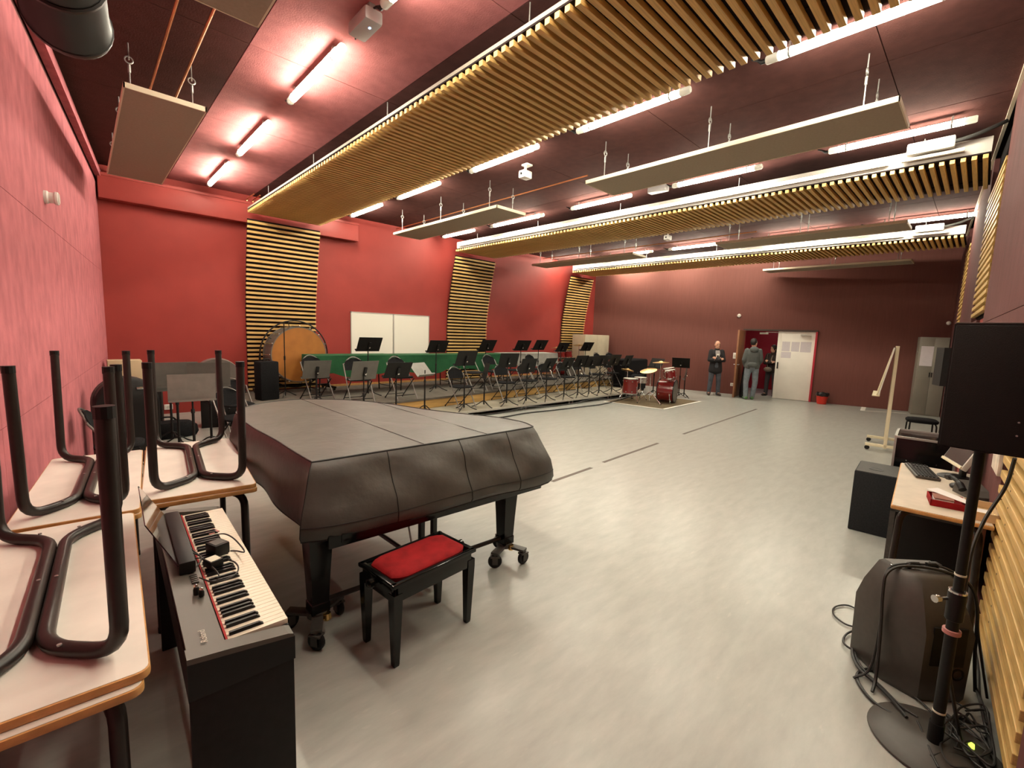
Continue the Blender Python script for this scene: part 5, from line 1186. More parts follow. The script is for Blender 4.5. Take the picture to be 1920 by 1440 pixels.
t = thing('flight_case', 'black flight case with pale metal edge behind the desk', 'flight case', (6.17, 0.31, 0), da)
MB().box((0, 0, 0.47), (0.55, 0.44, 0.74), bev=0.006).build('body', 'gloss', t)
fr = MB()
for sx in (-1, 1):
    fr.box((sx*0.275, 0, 0.845), (0.02, 0.46, 0.02)); fr.box((0, sx*0.22, 0.845), (0.56, 0.02, 0.02))
    for sy in (-1, 1): fr.box((sx*0.275, sy*0.22, 0.47), (0.018, 0.018, 0.74))
fr.build('edge_trim', 'alu', t)
for sx in (-1, 1):
    for sy in (-1, 1): MB().lathe([(0.015, -0.015), (0.05, -0.015), (0.05, 0.015), (0.015, 0.015)], (sx*0.2, sy*0.16, 0.05), 16, axis=(0, 1, 0)).build('caster', 'black', t)
for sy in (-0.1, 0.12): MB().lathe([(0.008, 0), (0.006, 0.004)], (-0.277, sy, 0.62), 8, axis=(-1, 0, 0)).build('rivet', 'chrome', t)
MB().box((-0.281, 0, 0.55), (0.01, 0.12, 0.08), bev=0.004).build('handle', 'black', t)

# stool, orange case under it
q = pz(1729, 785, 0.49); q = Vector((10.4, 0.60, 0)); t = thing('low_stool', 'low black padded stool in front of the grey metal cabinet', 'stool', q, 0.2)
MB().loft([[(0.21*s*math.copysign(abs(math.cos(a_))**0.6, math.cos(a_)), 0.21*s*math.copysign(abs(math.sin(a_))**0.6, math.sin(a_)), z) for a_ in [2*PI*k/24 for k in range(24)]] for s, z in ((0.95, 0.46), (1.0, 0.475), (1.0, 0.505), (0.9, 0.52))]).build('seat', 'blackfab', t)
for sx in (-1, 1):
    for sy in (-1, 1): MB().tube(fillet([(sx*0.1, sy*0.16, 0.455), (sx*0.17, sy*0.17, 0.43), (sx*0.18, sy*0.18, 0.0)], 0.04), 0.012, 8).build('leg', 'blackmat', t)
t = thing('orange_case', 'small orange case lying on the floor under the low stool', 'case', (10.95, 0.72, 0), 0.3)
MB().box((0, 0, 0.07), (0.22, 0.16, 0.14), bev=0.02).build('shell', 'orange', t); MB().tube(fillet([(-0.06, 0, 0.14), (-0.06, 0, 0.17), (0.06, 0, 0.17), (0.06, 0, 0.14)], 0.02), 0.008, 8).build('handle', 'black', t)

# wheeled board seen end-on
wb = thing('wheeled_board', 'cream wheeled display board seen end-on before the far wall', 'display board', Vector((9.95, 1.00, 0)), math.atan2(1.0, 9.95)+0.012)
for sx in (-1, 1):
    x = sx*0.42
    MB().box((x, 0, 0.09), (0.05, 0.52, 0.045), bev=0.004).build('foot', 'cream', wb)
    MB().box((x, 0.0, 0.90), (0.05, 0.045, 1.70), bev=0.004).build('post', 'cream', wb)
    for sy in (-0.23, 0.23): MB().lathe([(0.01, -0.012), (0.035, -0.012), (0.035, 0.012), (0.01, 0.012)], (x, sy, 0.035), 14, axis=(1, 0, 0)).build('caster', 'black', wb)
    MB().tube([(x, 0.04, 1.70), (x, 0.19, 0.92)], 0.010, 8).build('easel_arm', 'cream', wb)
MB().loft([[(x, y, z) for x in (-0.5, 0.5)]+[(x, y-0.015, z) for x in (0.5, -0.5)] for y, z in ((0.045, 1.72), (0.17, 0.95))]).build('panel', 'board', wb)
MB().box((0, 0.20, 0.92), (1.0, 0.10, 0.012)).build('tray', 'cream', wb)
MB().box((0, 0, 0.12), (0.84, 0.03, 0.03)).build('cross_rail', 'cream', wb)
# grey metal cabinet in the corner
q = Vector((15.74, 0.90, 0)); t = thing('metal_cabinet', 'tall grey metal cabinet in the corner with a white notice', 'cabinet', q, math.atan2(fd.y, fd.x)-PI/2)
MB().box((0, 0, 1.0), (0.45, 0.55, 2.0), bev=0.004).build('body', 'greymetal', t)
for sy in (-1, 1):
    dco = MB().box((-0.231, sy*0.137, 1.0), (0.016, 0.268, 1.94), bev=0.003).build('door', 'greymetal', t)
    MB().box((-0.245, sy*0.02, 1.05), (0.014, 0.02, 0.12), bev=0.003).build('handle', 'black', dco)
MB().cyl((-0.1, 0.28, 1.62), (-0.1, 0.29, 1.62), 0.02, n=10).build('hinge', 'steel', t); MB().cyl((-0.1, 0.28, 0.9), (-0.1, 0.29, 0.9), 0.02, n=10).build('hinge', 'steel', t)
n_ = MB().box((-0.241, 0.12, 1.52), (0.003, 0.24, 0.50)).build('cabinet_notice', 'paperprint'); n_.location = t.location; n_.rotation_euler = t.rotation_euler
tag(n_, 'white printed notice on the door of the grey metal cabinet', 'notice')

# pale beige cabinet at the stage corner
ca = py(1093, 627, 9.75); cbx = py(1138, 629, 9.75)
t = thing('beige_cabinet', 'pale beige metal cabinet at the far end of the raised platform', 'cabinet', ((ca.x+cbx.x)/2, 9.93, ZS), 0.0)
cw_ = cbx.x-ca.x; chh = ca.z-ZS
t.location.x = min(t.location.x, 13.85-0.2)
MB().box((0, 0, chh/2), (cw_, 0.55, chh), bev=0.006).build('body', 'palemetal', t)
for sx in (-1, 1):
    o_ = MB().box((sx*cw_/4, -0.28, chh/2), (cw_/2-0.006, 0.014, chh-0.04), bev=0.003).build('door', 'palemetal', t); MB().box((sx*0.03, -0.292, chh*0.52), (0.02, 0.012, 0.10), bev=0.002).build('handle', 'black', o_)
MB().box((0.2*cw_, -0.289, chh*0.33), (0.16, 0.003, 0.06)).build('name_plate', 'steel', t)

# ---------------------------------------------------------------- amber concert bass drum
bdy = 9.82
bc_ = py(562, 665, bdy); r_d = abs(py(562, 614, bdy).z-py(562, 717, bdy).z)/2
bd = thing('concert_bass_drum', 'large concert bass drum with amber skin in a round black frame', 'bass drum', (bc_.x, bdy, ZS), 0.10)
cz_ = bc_.z-ZS
DD = 0.40
MB().lathe([(r_d*0.965, 0), (r_d*0.965, DD)], (0, 0.0, cz_), 48, axis=(0, 1, 0)).build('shell', 'drumgrey', bd)
MB().lathe([(0.001, -0.006), (r_d*0.97, -0.004), (r_d*0.97, 0.0)], (0, 0, cz_), 48, axis=(0, 1, 0)).build('drum_skin', 'drumorange', bd)
for y in (0.0, DD-0.03): MB().lathe([(r_d*0.97, -0.008), (r_d*1.0, -0.008), (r_d*1.0, 0.03), (r_d*0.97, 0.03)], (0, y, cz_), 48, axis=(0, 1, 0), ring=True).build('hoop', 'drumgrey', bd)
for k in range(16):
    a_ = 2*PI*k/16; x = r_d*1.03*math.cos(a_); z = cz_+r_d*1.03*math.sin(a_)
    MB().tube([(x, -0.01, z), (x, DD, z)], 0.007, 6).build('tension_rod', 'chrome', bd)
    MB().box((x, 0.0, z), (0.03, 0.03, 0.03), bev=0.004).build('claw', 'chrome', bd)
ro = r_d*1.22
MB().tube([(ro*math.cos(2*PI*k/48), DD*0.5, cz_+ro*math.sin(2*PI*k/48)) for k in range(48)], 0.014, 8, closed=True).build('ring_frame', 'black', bd)
for k in range(8):
    a_ = 2*PI*k/8+0.2; MB().tube([(r_d*math.cos(a_), DD*0.5, cz_+r_d*math.sin(a_)), (ro*math.cos(a_), DD*0.5, cz_+ro*math.sin(a_))], 0.007, 6).build('suspension_strap', 'black', bd)
zlo = cz_-ro
for sx in (-1, 1):
    MB().tube([(sx*ro, DD*0.5, cz_), (sx*(ro+0.02), DD*0.5, 0.08)], 0.020, 10).build('upright', 'black', bd)
    MB().box((sx*(ro+0.02), DD*0.5, 0.07), (0.05, 0.62, 0.045), bev=0.006).build('foot', 'black', bd)
    for sy in (-0.26, 0.26): MB().lathe([(0.01, -0.012), (0.04, -0.012), (0.04, 0.012), (0.01, 0.012)], (sx*(ro+0.02), DD*0.5+sy, 0.04), 14, axis=(1, 0, 0)).build('caster', 'black', bd)
MB().tube([(-ro, DD*0.5, 0.12), (ro, DD*0.5, 0.12)], 0.016, 8).build('cross_rail', 'black', bd)
p = py(533, 640, 9.4); t = thing('microphone_stand', 'thin black upright stand in front of the amber drum', 'stand', (p.x, 9.4, ZS))
MB().tube([(0, 0, 0.02), (0, 0, 1.45)], 0.010, 8).build('pole', 'black', t); MB().tube([(0, 0, 0.72), (0, 0, 0.80)], 0.018, 8).build('clamp', 'black', t)
for k in range(3): MB().tube([(0, 0, 0.12), (0.2*math.cos(2.1*k), 0.2*math.sin(2.1*k), 0.012)], 0.008, 6).build('leg', 'black', t)
p = py(505, 700, 9.1); t = thing('black_case', 'black padded case standing beside the amber drum', 'case', (p.x-0.02, 9.2, ZS), 0.2)
MB().box((0, 0, 0.36), (0.34, 0.26, 0.72), bev=0.03).build('shell', 'blackfab', t); MB().tube(fillet([(-0.06, 0, 0.72), (-0.06, 0, 0.76), (0.06, 0, 0.76), (0.06, 0, 0.72)], 0.02), 0.01, 8).build('handle', 'black', t)

# ---------------------------------------------------------------- drum kits
def drum(parent, c, r, h, axis, shell='drumred', head='skinhead', n=28, lugs=8, front=None):
    ax = Vector(axis).normalized()
    s_ = MB().lathe([(r, 0), (r, h)], c, n, axis=ax).build('drum_shell', shell, parent)
    for k, (z0, hm) in enumerate(((-0.012, head), (h-0.012, front or head))):
        MB().lathe([(r*0.99, z0), (r*1.04, z0), (r*1.04, z0+0.024), (r*0.99, z0+0.024)], c, n, axis=ax, ring=True).build('hoop', 'chrome' if r < 0.25 else 'black', s_)
    MB().lathe([(r*0.985, h), (r*0.985, h+0.004)], c, n, axis=ax).build('drum_head', head, s_)
    MB().lathe([(r*0.985, -0.004), (r*0.985, 0.0)], c, n, axis=ax).build('drum_head', front or head, s_)
    q_ = Vector((0, 0, 1)).rotation_difference(ax)
    for k in range(lugs):
        a_ = 2*PI*k/lugs
        for f_ in (0.15, 0.85): MB().box(Vector(c)+q_ @ Vector((r*1.02*math.cos(a_), r*1.02*math.sin(a_), h*f_)), (0.026, 0.026, 0.026), bev=0.005).build('lug', 'chrome', s_)
    return s_
def cymbal(parent, c, r, axis, m='bronze'):
    return MB().lathe([(0.0105, 0.03), (0.04, 0.022), (0.06, 0.008), (r*0.6, -0.003), (r, -0.016), (r, -0.018), (r*0.6, -0.006), (0.06, 0.005), (0.0105, 0.025)], c, 32, axis=axis).build('cymbal', m, parent)
def tripod(parent, c, h, spread=0.26, m='chrome'):
    MB().tube([(c[0], c[1], 0.05), (c[0], c[1], h)], 0.011, 8).build('stand_pole', m, parent)
    for k in range(3):
        a_ = 0.5+2*PI*k/3; MB().tube([(c[0], c[1], 0.30), (c[0]+spread*0.55*math.cos(a_), c[1]+spread*0.55*math.sin(a_), 0.16), (c[0]+spread*math.cos(a_), c[1]+spread*math.sin(a_), 0.012)], 0.010, 8).build('stand_leg', m, parent)
        MB().ball((c[0]+spread*math.cos(a_), c[1]+spread*math.sin(a_), 0.014), 0.016, 8).build('rubber_tip', 'black', parent)
    MB().lathe([(0.02, 0), (0.02, 0.05)], (c[0], c[1], h*0.55), 10).build('clamp', m, parent)
Kc = (K0+K1+K2)/3
dkx = pz(1225, 755); 
kit = thing('drum_kit', 'dark red drum kit with chrome stands and cymbals on the brown rug', 'drum kit', (11.2, 6.05, 0.008))
def kl(u, v, x=None, y=None):
    p = py(u, v, y) if y is not None else px_(u, v, x)
    return p-Vector(kit.location)
bdc = kl(1252, 728, y=5.62)          # front skin centre of bass drum
ax = Vector((-0.25, 0.97, 0)).normalized()
front_c = Vector((0.30, -0.44, 0.322))
fb_ = drum(kit, front_c, 0.30, 0.42, ax, front='drumgrey', n=32, lugs=8)
for sx in (-1, 1):
    pv = Vector((ax.y, -ax.x, 0))*sx
    MB().tube([front_c+ax*0.1+pv*0.27+Vector((0, 0, -0.02)), front_c+ax*0.02+pv*0.42+Vector((0, 0, -0.283))], 0.010, 8).build('spur', 'chrome', kit)
t1 = front_c+ax*0.15
drum(kit, t1+Vector((-0.17, -0.10, 0.36)), 0.135, 0.21, (-0.12, 0.16, 1), lugs=6); drum(kit, t1+Vector((0.16, 0.10, 0.37)), 0.15, 0.23, (-0.12, 0.16, 1), lugs=6)
MB().tube([t1+Vector((0, 0, 0.26)), t1+Vector((0, 0, 0.52))], 0.014, 8).build('tom_mount', 'chrome', kit)
ft = kl(1190, 735, y=6.55); ft = Vector((-0.38, 0.52, 0.20))
drum(kit, ft, 0.20, 0.40, (0, 0, 1), lugs=8)
for k in range(3):
    a_ = 0.4+2*PI*k/3; MB().tube([ft+Vector((0.215*math.cos(a_), 0.215*math.sin(a_), 0.20)), ft+Vector((0.23*math.cos(a_), 0.23*math.sin(a_), -0.10)), ft+Vector((0.27*math.cos(a_), 0.27*math.sin(a_), -0.192))], 0.009, 8).build('drum_leg', 'chrome', kit)
sn = Vector((0.10, 0.50, 0.48)); drum(kit, sn, 0.175, 0.13, (0, 0, 1), shell='chrome', lugs=8); tripod(kit, (0.10, 0.50), 0.48, 0.22)
tripod(kit, (-0.36, -0.06), 0.86, 0.34); cymbal(kit, Vector((-0.40, 0.0, 0.88)), 0.22, (-0.30, 0.05, 1)); MB().tube([(-0.36, -0.06, 0.84), (-0.40, 0.0, 0.92)], 0.006, 6).build('cymbal_rod', 'chrome', kit)
tripod(kit, (0.62, 0.20), 1.06, 0.26); cymbal(kit, Vector((0.62, 0.20, 1.06)), 0.23, (-0.05, 0.04, 1))
tripod(kit, (-0.02, 0.86), 0.80, 0.20); cymbal(kit, Vector((-0.02, 0.86, 0.79)), 0.18, (0.1, -0.1, 1)); cymbal(kit, Vector((-0.02, 0.86, 0.82)), 0.18, (0.1, -0.1, 1))
# second kit on the platform
kit2c = py(1068, 676, 9.55); k2 = thing('drum_kit', 'chrome-glinting drum kit on the raised platform before the third slatted panel', 'drum kit', (min(kit2c.x, 11.75), 9.75, ZS))
drum(k2, (0.1, -0.25, 0.28), 0.27, 0.40, (0, 1, 0), front='drumgrey', lugs=8)
drum(k2, (-0.15, 0.0, 0.62), 0.14, 0.20, (0, 0.15, 1), lugs=6); drum(k2, (0.22, 0.0, 0.62), 0.15, 0.22, (0, 0.15, 1), lugs=6)
drum(k2, (0.62, 0.2, 0.18), 0.19, 0.40, (0, 0, 1), lugs=8)
for k in range(3): MB().tube([(0.62+0.2*math.cos(2.1*k), 0.2+0.2*math.sin(2.1*k), 0.3), (0.62+0.22*math.cos(2.1*k), 0.2+0.22*math.sin(2.1*k), 0.012)], 0.008, 6).build('drum_leg', 'chrome', k2)
drum(k2, (-0.45, 0.25, 0.52), 0.17, 0.13, (0, 0, 1), shell='chrome', lugs=8); tripod(k2, (-0.45, 0.25), 0.53, 0.22)
tripod(k2, (-0.55, -0.15), 0.98, 0.24); cymbal(k2, Vector((-0.55, -0.15, 0.97)), 0.19, (0.05, 0.1, 1)); tripod(k2, (0.55, -0.2), 1.08, 0.24); cymbal(k2, Vector((0.55, -0.2, 1.07)), 0.23, (0.1, 0.1, 1))

# black covered upright piano and cases behind the front stands
ub = py(1215, 690, 8.0); t = thing('covered_upright', 'black covered upright instrument behind the end of the stand row', 'covered instrument', (13.2, 8.05, 0), 0.05)
MB().loft([[(x, y, z) for x, y in ((-0.62, -0.26), (0.62, -0.26), (0.62, 0.26), (-0.62, 0.26))] for z in (0.02,)]+[[(x, y, z) for x, y in ((-0.64, -0.27), (0.64, -0.27), (0.64, 0.27), (-0.64, 0.27))] for z in (0.5, 0.98)]+[[(x, y, 1.02) for x, y in ((-0.60, -0.24), (0.60, -0.24), (0.60, 0.24), (-0.60, 0.24))]]).build('cover', 'blackfab', t)
MB().tube([(-0.64, -0.272, 0.5), (0.64, -0.272, 0.5)], 0.006, 6).build('seam', 'seam', t)
for sx in (-0.5, 0.5): MB().lathe([(0.01, -0.012), (0.03, -0.012), (0.03, 0.012), (0.01, 0.012)], (sx, -0.2, 0.03), 12, axis=(1, 0, 0)).build('caster', 'black', t)
p = py(1166, 715, 7.95); t = thing('round_drum_case', 'round black drum case standing on edge at the end of the platform', 'case', (12.72, 7.28, 0), 0.3)
MB().lathe([(0.05, 0), (0.27, 0.0), (0.29, 0.02), (0.29, 0.34), (0.27, 0.36), (0.05, 0.36)], (0, 0, 0.292), 32, axis=(0, 1, 0)).build('shell', 'blackfab', t); MB().tube(arc((0, 0.18, 0.58), 0.06, 0, PI, 8), 0.01, 8).build('handle', 'black', t)
# left background: round drum, box, bag
p = py(407, 695, 8.9); t = thing('round_drum', 'grey-rimmed round black drum standing behind the stored stands', 'drum', (p.x, 8.9, 0), -0.15)
rr_ = p.z+0.26-0.0; rr_ = 0.36; zc_ = py(410, 672, 8.9).z-rr_
MB().lathe([(rr_*0.97, 0), (rr_, 0.0), (rr_, 0.40), (rr_*0.97, 0.40)], (0, -0.2, zc_), 36, axis=(0, 1, 0)).build('shell', 'drumgrey', t); MB().lathe([(rr_*0.96, 0), (rr_*0.96, 0.38)], (0, -0.19, zc_), 36, axis=(0, 1, 0)).build('drum_head', 'black', t)
MB().box((0, 0, (zc_-rr_)/2), (0.5, 0.36, zc_-rr_+0.04), bev=0.01).build('stand_box', 'blackmat', t)
p = py(222, 694, 9.6); t = thing('storage_box', 'cream cardboard box on a dark trunk in the pink wall corner', 'box', (max(p.x, pink_x(9.6)+0.26), 9.6, py(222, 712, 9.6).z-0.12), 0.0)
bz = p.z-t.location.z
MB().box((0, 0, 0.22), (0.42, 0.34, 0.44), bev=0.006).build('carton', 'cardbox', t); MB().box((0, 0, 0.441), (0.03, 0.34, 0.003)).build('tape_strip', 'label', t)
t2 = thing('equipment_trunk', 'dark trunk in the pink wall corner under the cream box', 'trunk', (pink_x(9.6)+0.40, 9.6, 0), 0.0)
hh = t.location.z-0.002
MB().box((0, 0, hh/2), (0.62, 0.46, hh), bev=0.01).build('body', 'blackmat', t2); MB().box((0, -0.235, hh*0.7), (0.12, 0.012, 0.04), bev=0.003).build('handle', 'steel', t2)
for sx in (-0.3, 0.3): MB().box((sx, 0, hh/2), (0.02, 0.47, hh*0.99)).build('edge_trim', 'greyplastic', t2)

p = py(365, 800, 7.9); t = thing('gig_bag', 'black soft gig bag lying on the floor under the stored stands', 'bag', (p.x-0.30, 8.35, 0), 0.1)
MB().loft([[(0.42*s_*math.copysign(abs(math.cos(a_))**0.7, math.cos(a_)), 0.16*s_*math.copysign(abs(math.sin(a_))**0.7, math.sin(a_))*(1+0.1*math.sin(3*a_)), z) for a_ in [2*PI*k/28 for k in range(28)]] for s_, z in ((0.92, 0.0), (1.0, 0.06), (0.96, 0.16), (0.75, 0.23), (0.4, 0.25))]).build('cloth_body', 'blackfab', t)
MB().tube(smooth_path([(-0.15, 0, 0.24), (-0.08, 0, 0.30), (0.08, 0, 0.30), (0.15, 0, 0.24)]), 0.012, 8).build('handle', 'blackfab', t)
# ---------------------------------------------------------------- people
def remesh(o, vox, sm=4):
    m_ = o.modifiers.new('remesh', 'REMESH'); m_.mode = 'VOXEL'; m_.voxel_size = vox; m_.use_smooth_shade = True
    if sm: s_ = o.modifiers.new('smooth', 'SMOOTH'); s_.iterations = sm; s_.factor = 0.5
    return o
def limb(b, pts, rs):
    for i in range(len(pts)-1): b.cap(pts[i], pts[i+1], rs[i], rs[i+1], 12)
def hand(b, w, dirv, up, s=1.0, curl=0.6):
    """palm with four fingers and a thumb; w = wrist, dirv = towards fingertips, up = back of the hand"""
    d_ = Vector(dirv).normalized(); u_ = Vector(up); u_ = (u_-d_*u_.dot(d_)).normalized(); sd = d_.cross(u_)
    w = Vector(w)
    for k in (-1, 0, 1): b.cap(w+sd*0.018*k*s, w+d_*0.075*s+sd*0.024*k*s, 0.015*s, 0.014*s, 8)
    for k, L in zip((-1.5, -0.5, 0.5, 1.5), (0.062, 0.078, 0.074, 0.055)):
        a_ = w+d_*0.08*s+sd*0.018*k*s; m1 = a_+(d_*math.cos(curl*0.5)-u_*math.sin(curl*0.5))*L*0.5*s; m2 = m1+(d_*math.cos(curl*1.4)-u_*math.sin(curl*1.4))*L*0.5*s
        b.cap(a_, m1, 0.009*s, 0.0085*s, 8); b.cap(m1, m2, 0.0085*s, 0.007*s, 8)
    a_ = w+d_*0.025*s-sd*0.03*s; m1 = a_+(d_*0.5-sd*0.8-u_*0.2).normalized()*0.035*s; b.cap(a_, m1, 0.012*s, 0.010*s, 8); b.cap(m1, m1+(d_*0.8-sd*0.3-u_*0.3).normalized()*0.03*s, 0.010*s, 0.008*s, 8)
def person(label, loc, rz, H, pose, mats, hair, group=None, extra=None):
    t = thing('person', label, 'person', loc, rz, group); k = H/1.75
    P = {n_: Vector(v)*k for n_, v in pose.items()}
    b = MB()
    hd = P['head']; fw = P['face'].normalized()
    b.ball(hd+Vector((0, 0, 0.02*k)), 0.098*k, 18, (0.80, 0.98, 1.12)); b.ball(hd+Vector((0, -0.018*k, -0.065*k)), 0.066*k, 14, (0.92, 1.0, 1.0))
    b.v = b.v  # head built facing -y, turned below
    fang = math.atan2(fw.y, fw.x)+PI/2; Rf = Matrix.Rotation(fang, 3, 'Z')
    b.cap(hd+Vector((0, -0.092*k, 0.0)), hd+Vector((0, -0.112*k, -0.03*k)), 0.012*k, 0.016*k, 8)       # nose
    b.cap(hd+Vector((-0.022*k, -0.088*k, -0.070*k)), hd+Vector((0.022*k, -0.088*k, -0.070*k)), 0.009*k, 0.009*k, 8)  # mouth
    for sx in (-1, 1): b.ball(hd+Vector((sx*0.082*k, 0.005*k, -0.005*k)), 0.026*k, 8, (0.4, 0.8, 1.2))
    b.v = [tuple(hd+Rf @ (Vector(p_)-hd)) for p_ in b.v]
    b.cap(P['neck'], hd+Vector((0, 0, -0.06*k)), 0.058*k, 0.052*k)
    limb(b, [P['pelvis'], P['waist'], P['chest'], P['neck']], [0.11*k, 0.10*k, 0.105*k, 0.055*k])
    for s_ in ('l', 'r'):
        limb(b, [P['sh'+s_], P['el'+s_], P['wr'+s_]], [0.048*k, 0.038*k, 0.026*k])
        limb(b, [P['hip'+s_], P['kn'+s_], P['an'+s_]], [0.085*k, 0.058*k, 0.042*k])
        limb(b, [P['chest'], P['sh'+s_]], [0.08*k, 0.05*k])
        hand(b, P['wr'+s_], P['hd'+s_], P['hu'+s_], k, 0.7)
        limb(b, [P['an'+s_], P['toe'+s_]], [0.042*k, 0.03*k])
    body = b.build('body', mats['skin'], t); remesh(body, 0.008, 2)
    # face details
    for sx in (-1, 1):
        e = MB().ball(hd+Rf @ Vector((sx*0.032*k, -0.088*k, 0.012*k)), 0.010*k, 8).build('eye', 'black', body)
        MB().cap(hd+Rf @ Vector((sx*0.018*k, -0.092*k, 0.032*k)), hd+Rf @ Vector((sx*0.046*k, -0.084*k, 0.034*k)), 0.005*k, 0.004*k, 6).build('eyebrow', hair[0], body)
    # top garment
    j = MB(); g = mats.get('thick', 0.022)*k
    low = P['pelvis']+Vector((0, 0, mats.get('hem', -0.05)*k))
    for sx in (-1, 0, 1):
        limb(j, [low+Vector((sx*0.075*k, 0, 0)), P['waist']+Vector((sx*0.05*k, 0, 0)), P['chest']+Vector((sx*0.06*k, 0, 0.0))], [0.105*k+g, 0.096*k+g, 0.104*k+g])
    for s_ in ('l', 'r'):
        limb(j, [P['chest'], P['sh'+s_]], [0.09*k+g, 0.046*k+g]); limb(j, [P['sh'+s_], P['el'+s_], P['wr'+s_]], [0.048*k+g, 0.036*k+g, 0.027*k+g])
    limb(j, [P['chest'], P['neck']-Vector((0, 0, 0.02*k))], [0.10*k+g, 0.060*k+g*0.6])
    jo = j.build(mats['topname'], mats['top'], t); remesh(jo, 0.012, 3)
    q_ = MB()
    for s_ in ('l', 'r'):
        limb(q_, [P['pelvis'], P['hip'+s_]], [0.14*k, 0.10*k]); limb(q_, [P['hip'+s_], P['kn'+s_], P['an'+s_]-Vector((0, 0, 0.03*k))], [0.10*k, 0.074*k, 0.062*k])
    limb(q_, [P['pelvis'], P['waist']-Vector((0, 0, 0.04*k))], [0.142*k, 0.13*k])
    qo = q_.build('trousers', mats['leg'], t); remesh(qo, 0.012, 3)
    for s_ in ('l', 'r'):
        sh = MB(); a_ = P['an'+s_]; tp = P['toe'+s_]; d_ = (tp-a_); d_.z = 0; d_.normalize()
        g0 = Vector((a_.x, a_.y, 0.048*k))
        limb(sh, [g0-d_*0.05*k, g0+d_*0.06*k, Vector((g0.x, g0.y, 0.036*k))+d_*0.17*k], [0.046*k, 0.046*k, 0.034*k])
        remesh(sh.build('shoe', mats['shoe'], t), 0.008, 2)
    # hair
    hm, amount = hair
    h_ = MB()
    if amount == 'crop': h_.ball(hd+Rf @ Vector((0, 0.028*k, 0.035*k)), 0.098*k, 16, (0.84, 0.88, 1.02))
    elif amount == 'short': h_.ball(hd+Rf @ Vector((0, 0.018*k, 0.04*k)), 0.102*k, 16, (0.88, 0.98, 1.10))
    else:
        h_.ball(hd+Rf @ Vector((0, 0.02*k, 0.04*k)), 0.108*k, 16, (0.92, 1.0, 1.1)); h_.ball(hd+Rf @ Vector((0, 0.05*k, -0.05*k)), 0.09*k, 14, (1.1, 0.8, 1.2))
    remesh(h_.build('hair', hm, t), 0.008, 2)
    if extra: extra(t, P, k, Rf)
    return t
base = dict(pelvis=(0, 0, 0.95), waist=(0, 0.0, 1.10), chest=(0, 0.01, 1.33), neck=(0, 0.0, 1.50), head=(0, -0.02, 1.635), face=(0, -1, 0),
            hipl=(0.09, 0, 0.90), hipr=(-0.09, 0, 0.90), knl=(0.12, -0.01, 0.50), knr=(-0.12, -0.01, 0.50), anl=(0.14, 0.02, 0.08), anr=(-0.14, 0.02, 0.08), toel=(0.17, -0.14, 0.03), toer=(-0.17, -0.14, 0.03),
            shl=(0.160, 0.01, 1.42), shr=(-0.160, 0.01, 1.42))
crossed = dict(base, ell=(0.215, -0.06, 1.15), elr=(-0.215, -0.06, 1.15), wrl=(-0.02, -0.21, 1.20), wrr=(0.04, -0.25, 1.17), hdl=(-1, -0.1, 0.35), hdr=(1, 0.1, 0.35), hul=(0, -1, 0.2), hur=(0, -1, 0.2))
def tee(t, P, k, Rf):
    v = MB().loft([[Vector((sx*w_*k, (-0.152 if z_ < 1.3 else -0.150 if z_ < 1.4 else -0.10)*k, z_*k)) for sx in (-1, 1)]+[Vector((sx*w_*k, (-0.13 if z_ < 1.4 else -0.08)*k, z_*k)) for sx in (1, -1)] for w_, z_ in ((0.045, 1.22), (0.07, 1.36), (0.06, 1.46))]).build('shirt_front', 'tshirt', t)
    MB().box((0, -0.158*k, 1.30*k), (0.09*k, 0.008, 0.11*k), bev=0.003).build('shirt_print', 'shirtprint', v)
    MB().box((0, -0.165*k, 1.28*k), (0.05*k, 0.004, 0.05*k)).build('print_detail', 'black', v)
m1 = pz(1337, 741); to_cam = math.atan2(-m1.y, -m1.x)+PI/2
person('balding man in black jacket and jeans standing with folded arms by the maroon wall', (m1.x, m1.y, 0), to_cam+0.25, 1.70, dict(crossed, face=(0.12, -1, 0)), dict(skin='skin', top='jacket', topname='jacket', leg='jeans', shoe='shoe', thick=0.030, hem=-0.14), ('hairgrey', 'crop'), extra=tee)
# man in grey hoodie with his back turned
stp = dict(base, hipl=(0.09, 0, 0.90), ell=(0.225, 0.02, 1.15), elr=(-0.225, -0.02, 1.15), wrl=(0.17, -0.12, 0.98), wrr=(-0.17, -0.14, 1.00), hdl=(-0.7, -0.5, -0.2), hdr=(0.7, -0.5, -0.2), hul=(0.3, 0.6, 0.5), hur=(-0.3, 0.6, 0.5), face=(-0.75, -0.66, 0), anl=(0.10, 0.05, 0.08), anr=(-0.08, -0.03, 0.08), toel=(0.14, -0.11, 0.03), toer=(-0.10, -0.19, 0.03))
def hood(t, P, k, Rf):
    remesh(MB().ball((0, 0.13*k, 1.46*k), 0.10*k, 14, (1.25, 0.6, 0.8)).build('hood', 'hoodie', t), 0.012, 2)
    MB().ball((0, 0.105*k, 1.49*k), 0.08*k, 12, (1.1, 0.6, 0.7)).build('hood_lining', 'hoodin', t)
    hb = MB().ball((0.01*k, 0.155*k, 1.02*k), 0.09*k, 12, (1.6, 0.45, 0.9)).build('waist_pouch', 'hoodie', t)
m2 = pz(1404, 748.5); away = math.atan2(m2.y, m2.x)+PI/2
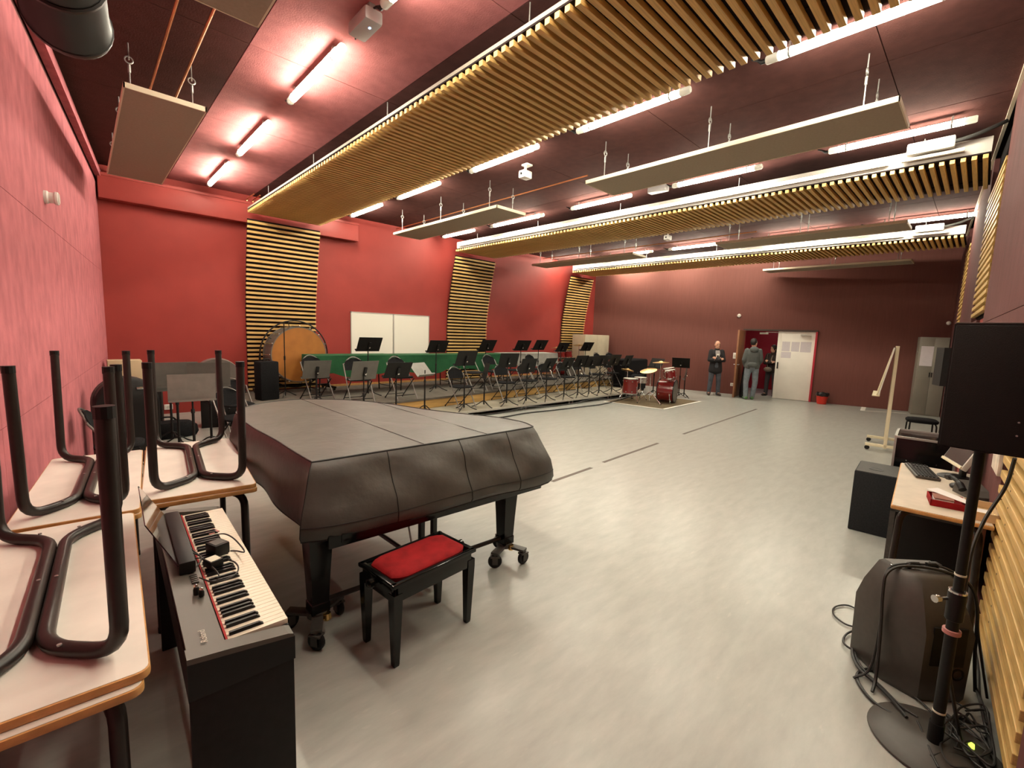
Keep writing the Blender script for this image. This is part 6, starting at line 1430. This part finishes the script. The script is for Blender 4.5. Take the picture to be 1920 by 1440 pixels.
person('man in grey hoodie and light blue jeans, back turned, in the doorway', (m2.x, m2.y, 0), away+0.15, 1.80, stp, dict(skin='skin', top='hoodie', topname='hoodie', leg='jeanslight', shoe='sneaker', thick=0.026, hem=0.02), ('hair', 'short'), extra=hood)
# woman in the corridor
def handbag(t, P, k, Rf):
    MB().ball((-0.05*k, -0.20*k, 0.93*k), 0.12*k, 14, (1.15, 0.5, 0.75)).build('handbag', 'bagbrown', t)
    MB().tube(smooth_path([Vector((-0.05, -0.2, 1.0))*k, Vector((-0.10, -0.19, 1.2))*k, Vector((-0.14, -0.08, 1.46))*k, Vector((-0.1, 0.10, 1.40))*k, Vector((0.0, 0.18, 1.1))*k]), 0.008, 6).build('bag_strap', 'bagbrown', t)
    MB().tube(smooth_path([Vector((0.05, -0.135, 1.42))*k, Vector((0.03, -0.165, 1.3))*k, Vector((0.02, -0.17, 1.15))*k]), 0.02, 8).build('scarf', 'bagbrown', t)
m3 = pz(1442, 742.5); m3d = pz(1444, 742.5)
person('woman with dark hair and brown jacket, arms folded, waiting in the corridor', (m3.x, m3.y, 0), math.atan2(-m3.y, -m3.x)+PI/2-0.4, 1.62, dict(crossed, face=(-0.35, -1, 0)), dict(skin='skin', top='brownjkt', topname='jacket', leg='trousers', shoe='hair', thick=0.028, hem=-0.04), ('hair', 'long'), extra=handbag)
# black bag hanging low by the open door leaf
q = hinge+nf*0.45+fd*(-0.16); t = thing('black_curtain_bag', 'black cloth bag slumped against the open brown door leaf', 'bag', (q.x, q.y, 0), ang)
lr = [[(0.26*s*math.cos(a_)*(1+0.08*math.sin(5*a_+z*7)), 0.085*s*math.sin(a_)*(1+0.1*math.sin(4*a_+z*5)), z) for a_ in [2*PI*k/24 for k in range(24)]] for s, z in ((0.9, 0.0), (1.0, 0.1), (0.95, 0.4), (0.7, 0.75), (0.45, 0.95), (0.2, 1.05))]
MB().loft(lr).build('cloth_body', 'bag', t); MB().tube(arc((0, 0, 1.03), 0.06, 0, PI, 8), 0.01, 6).build('handle', 'bag', t)
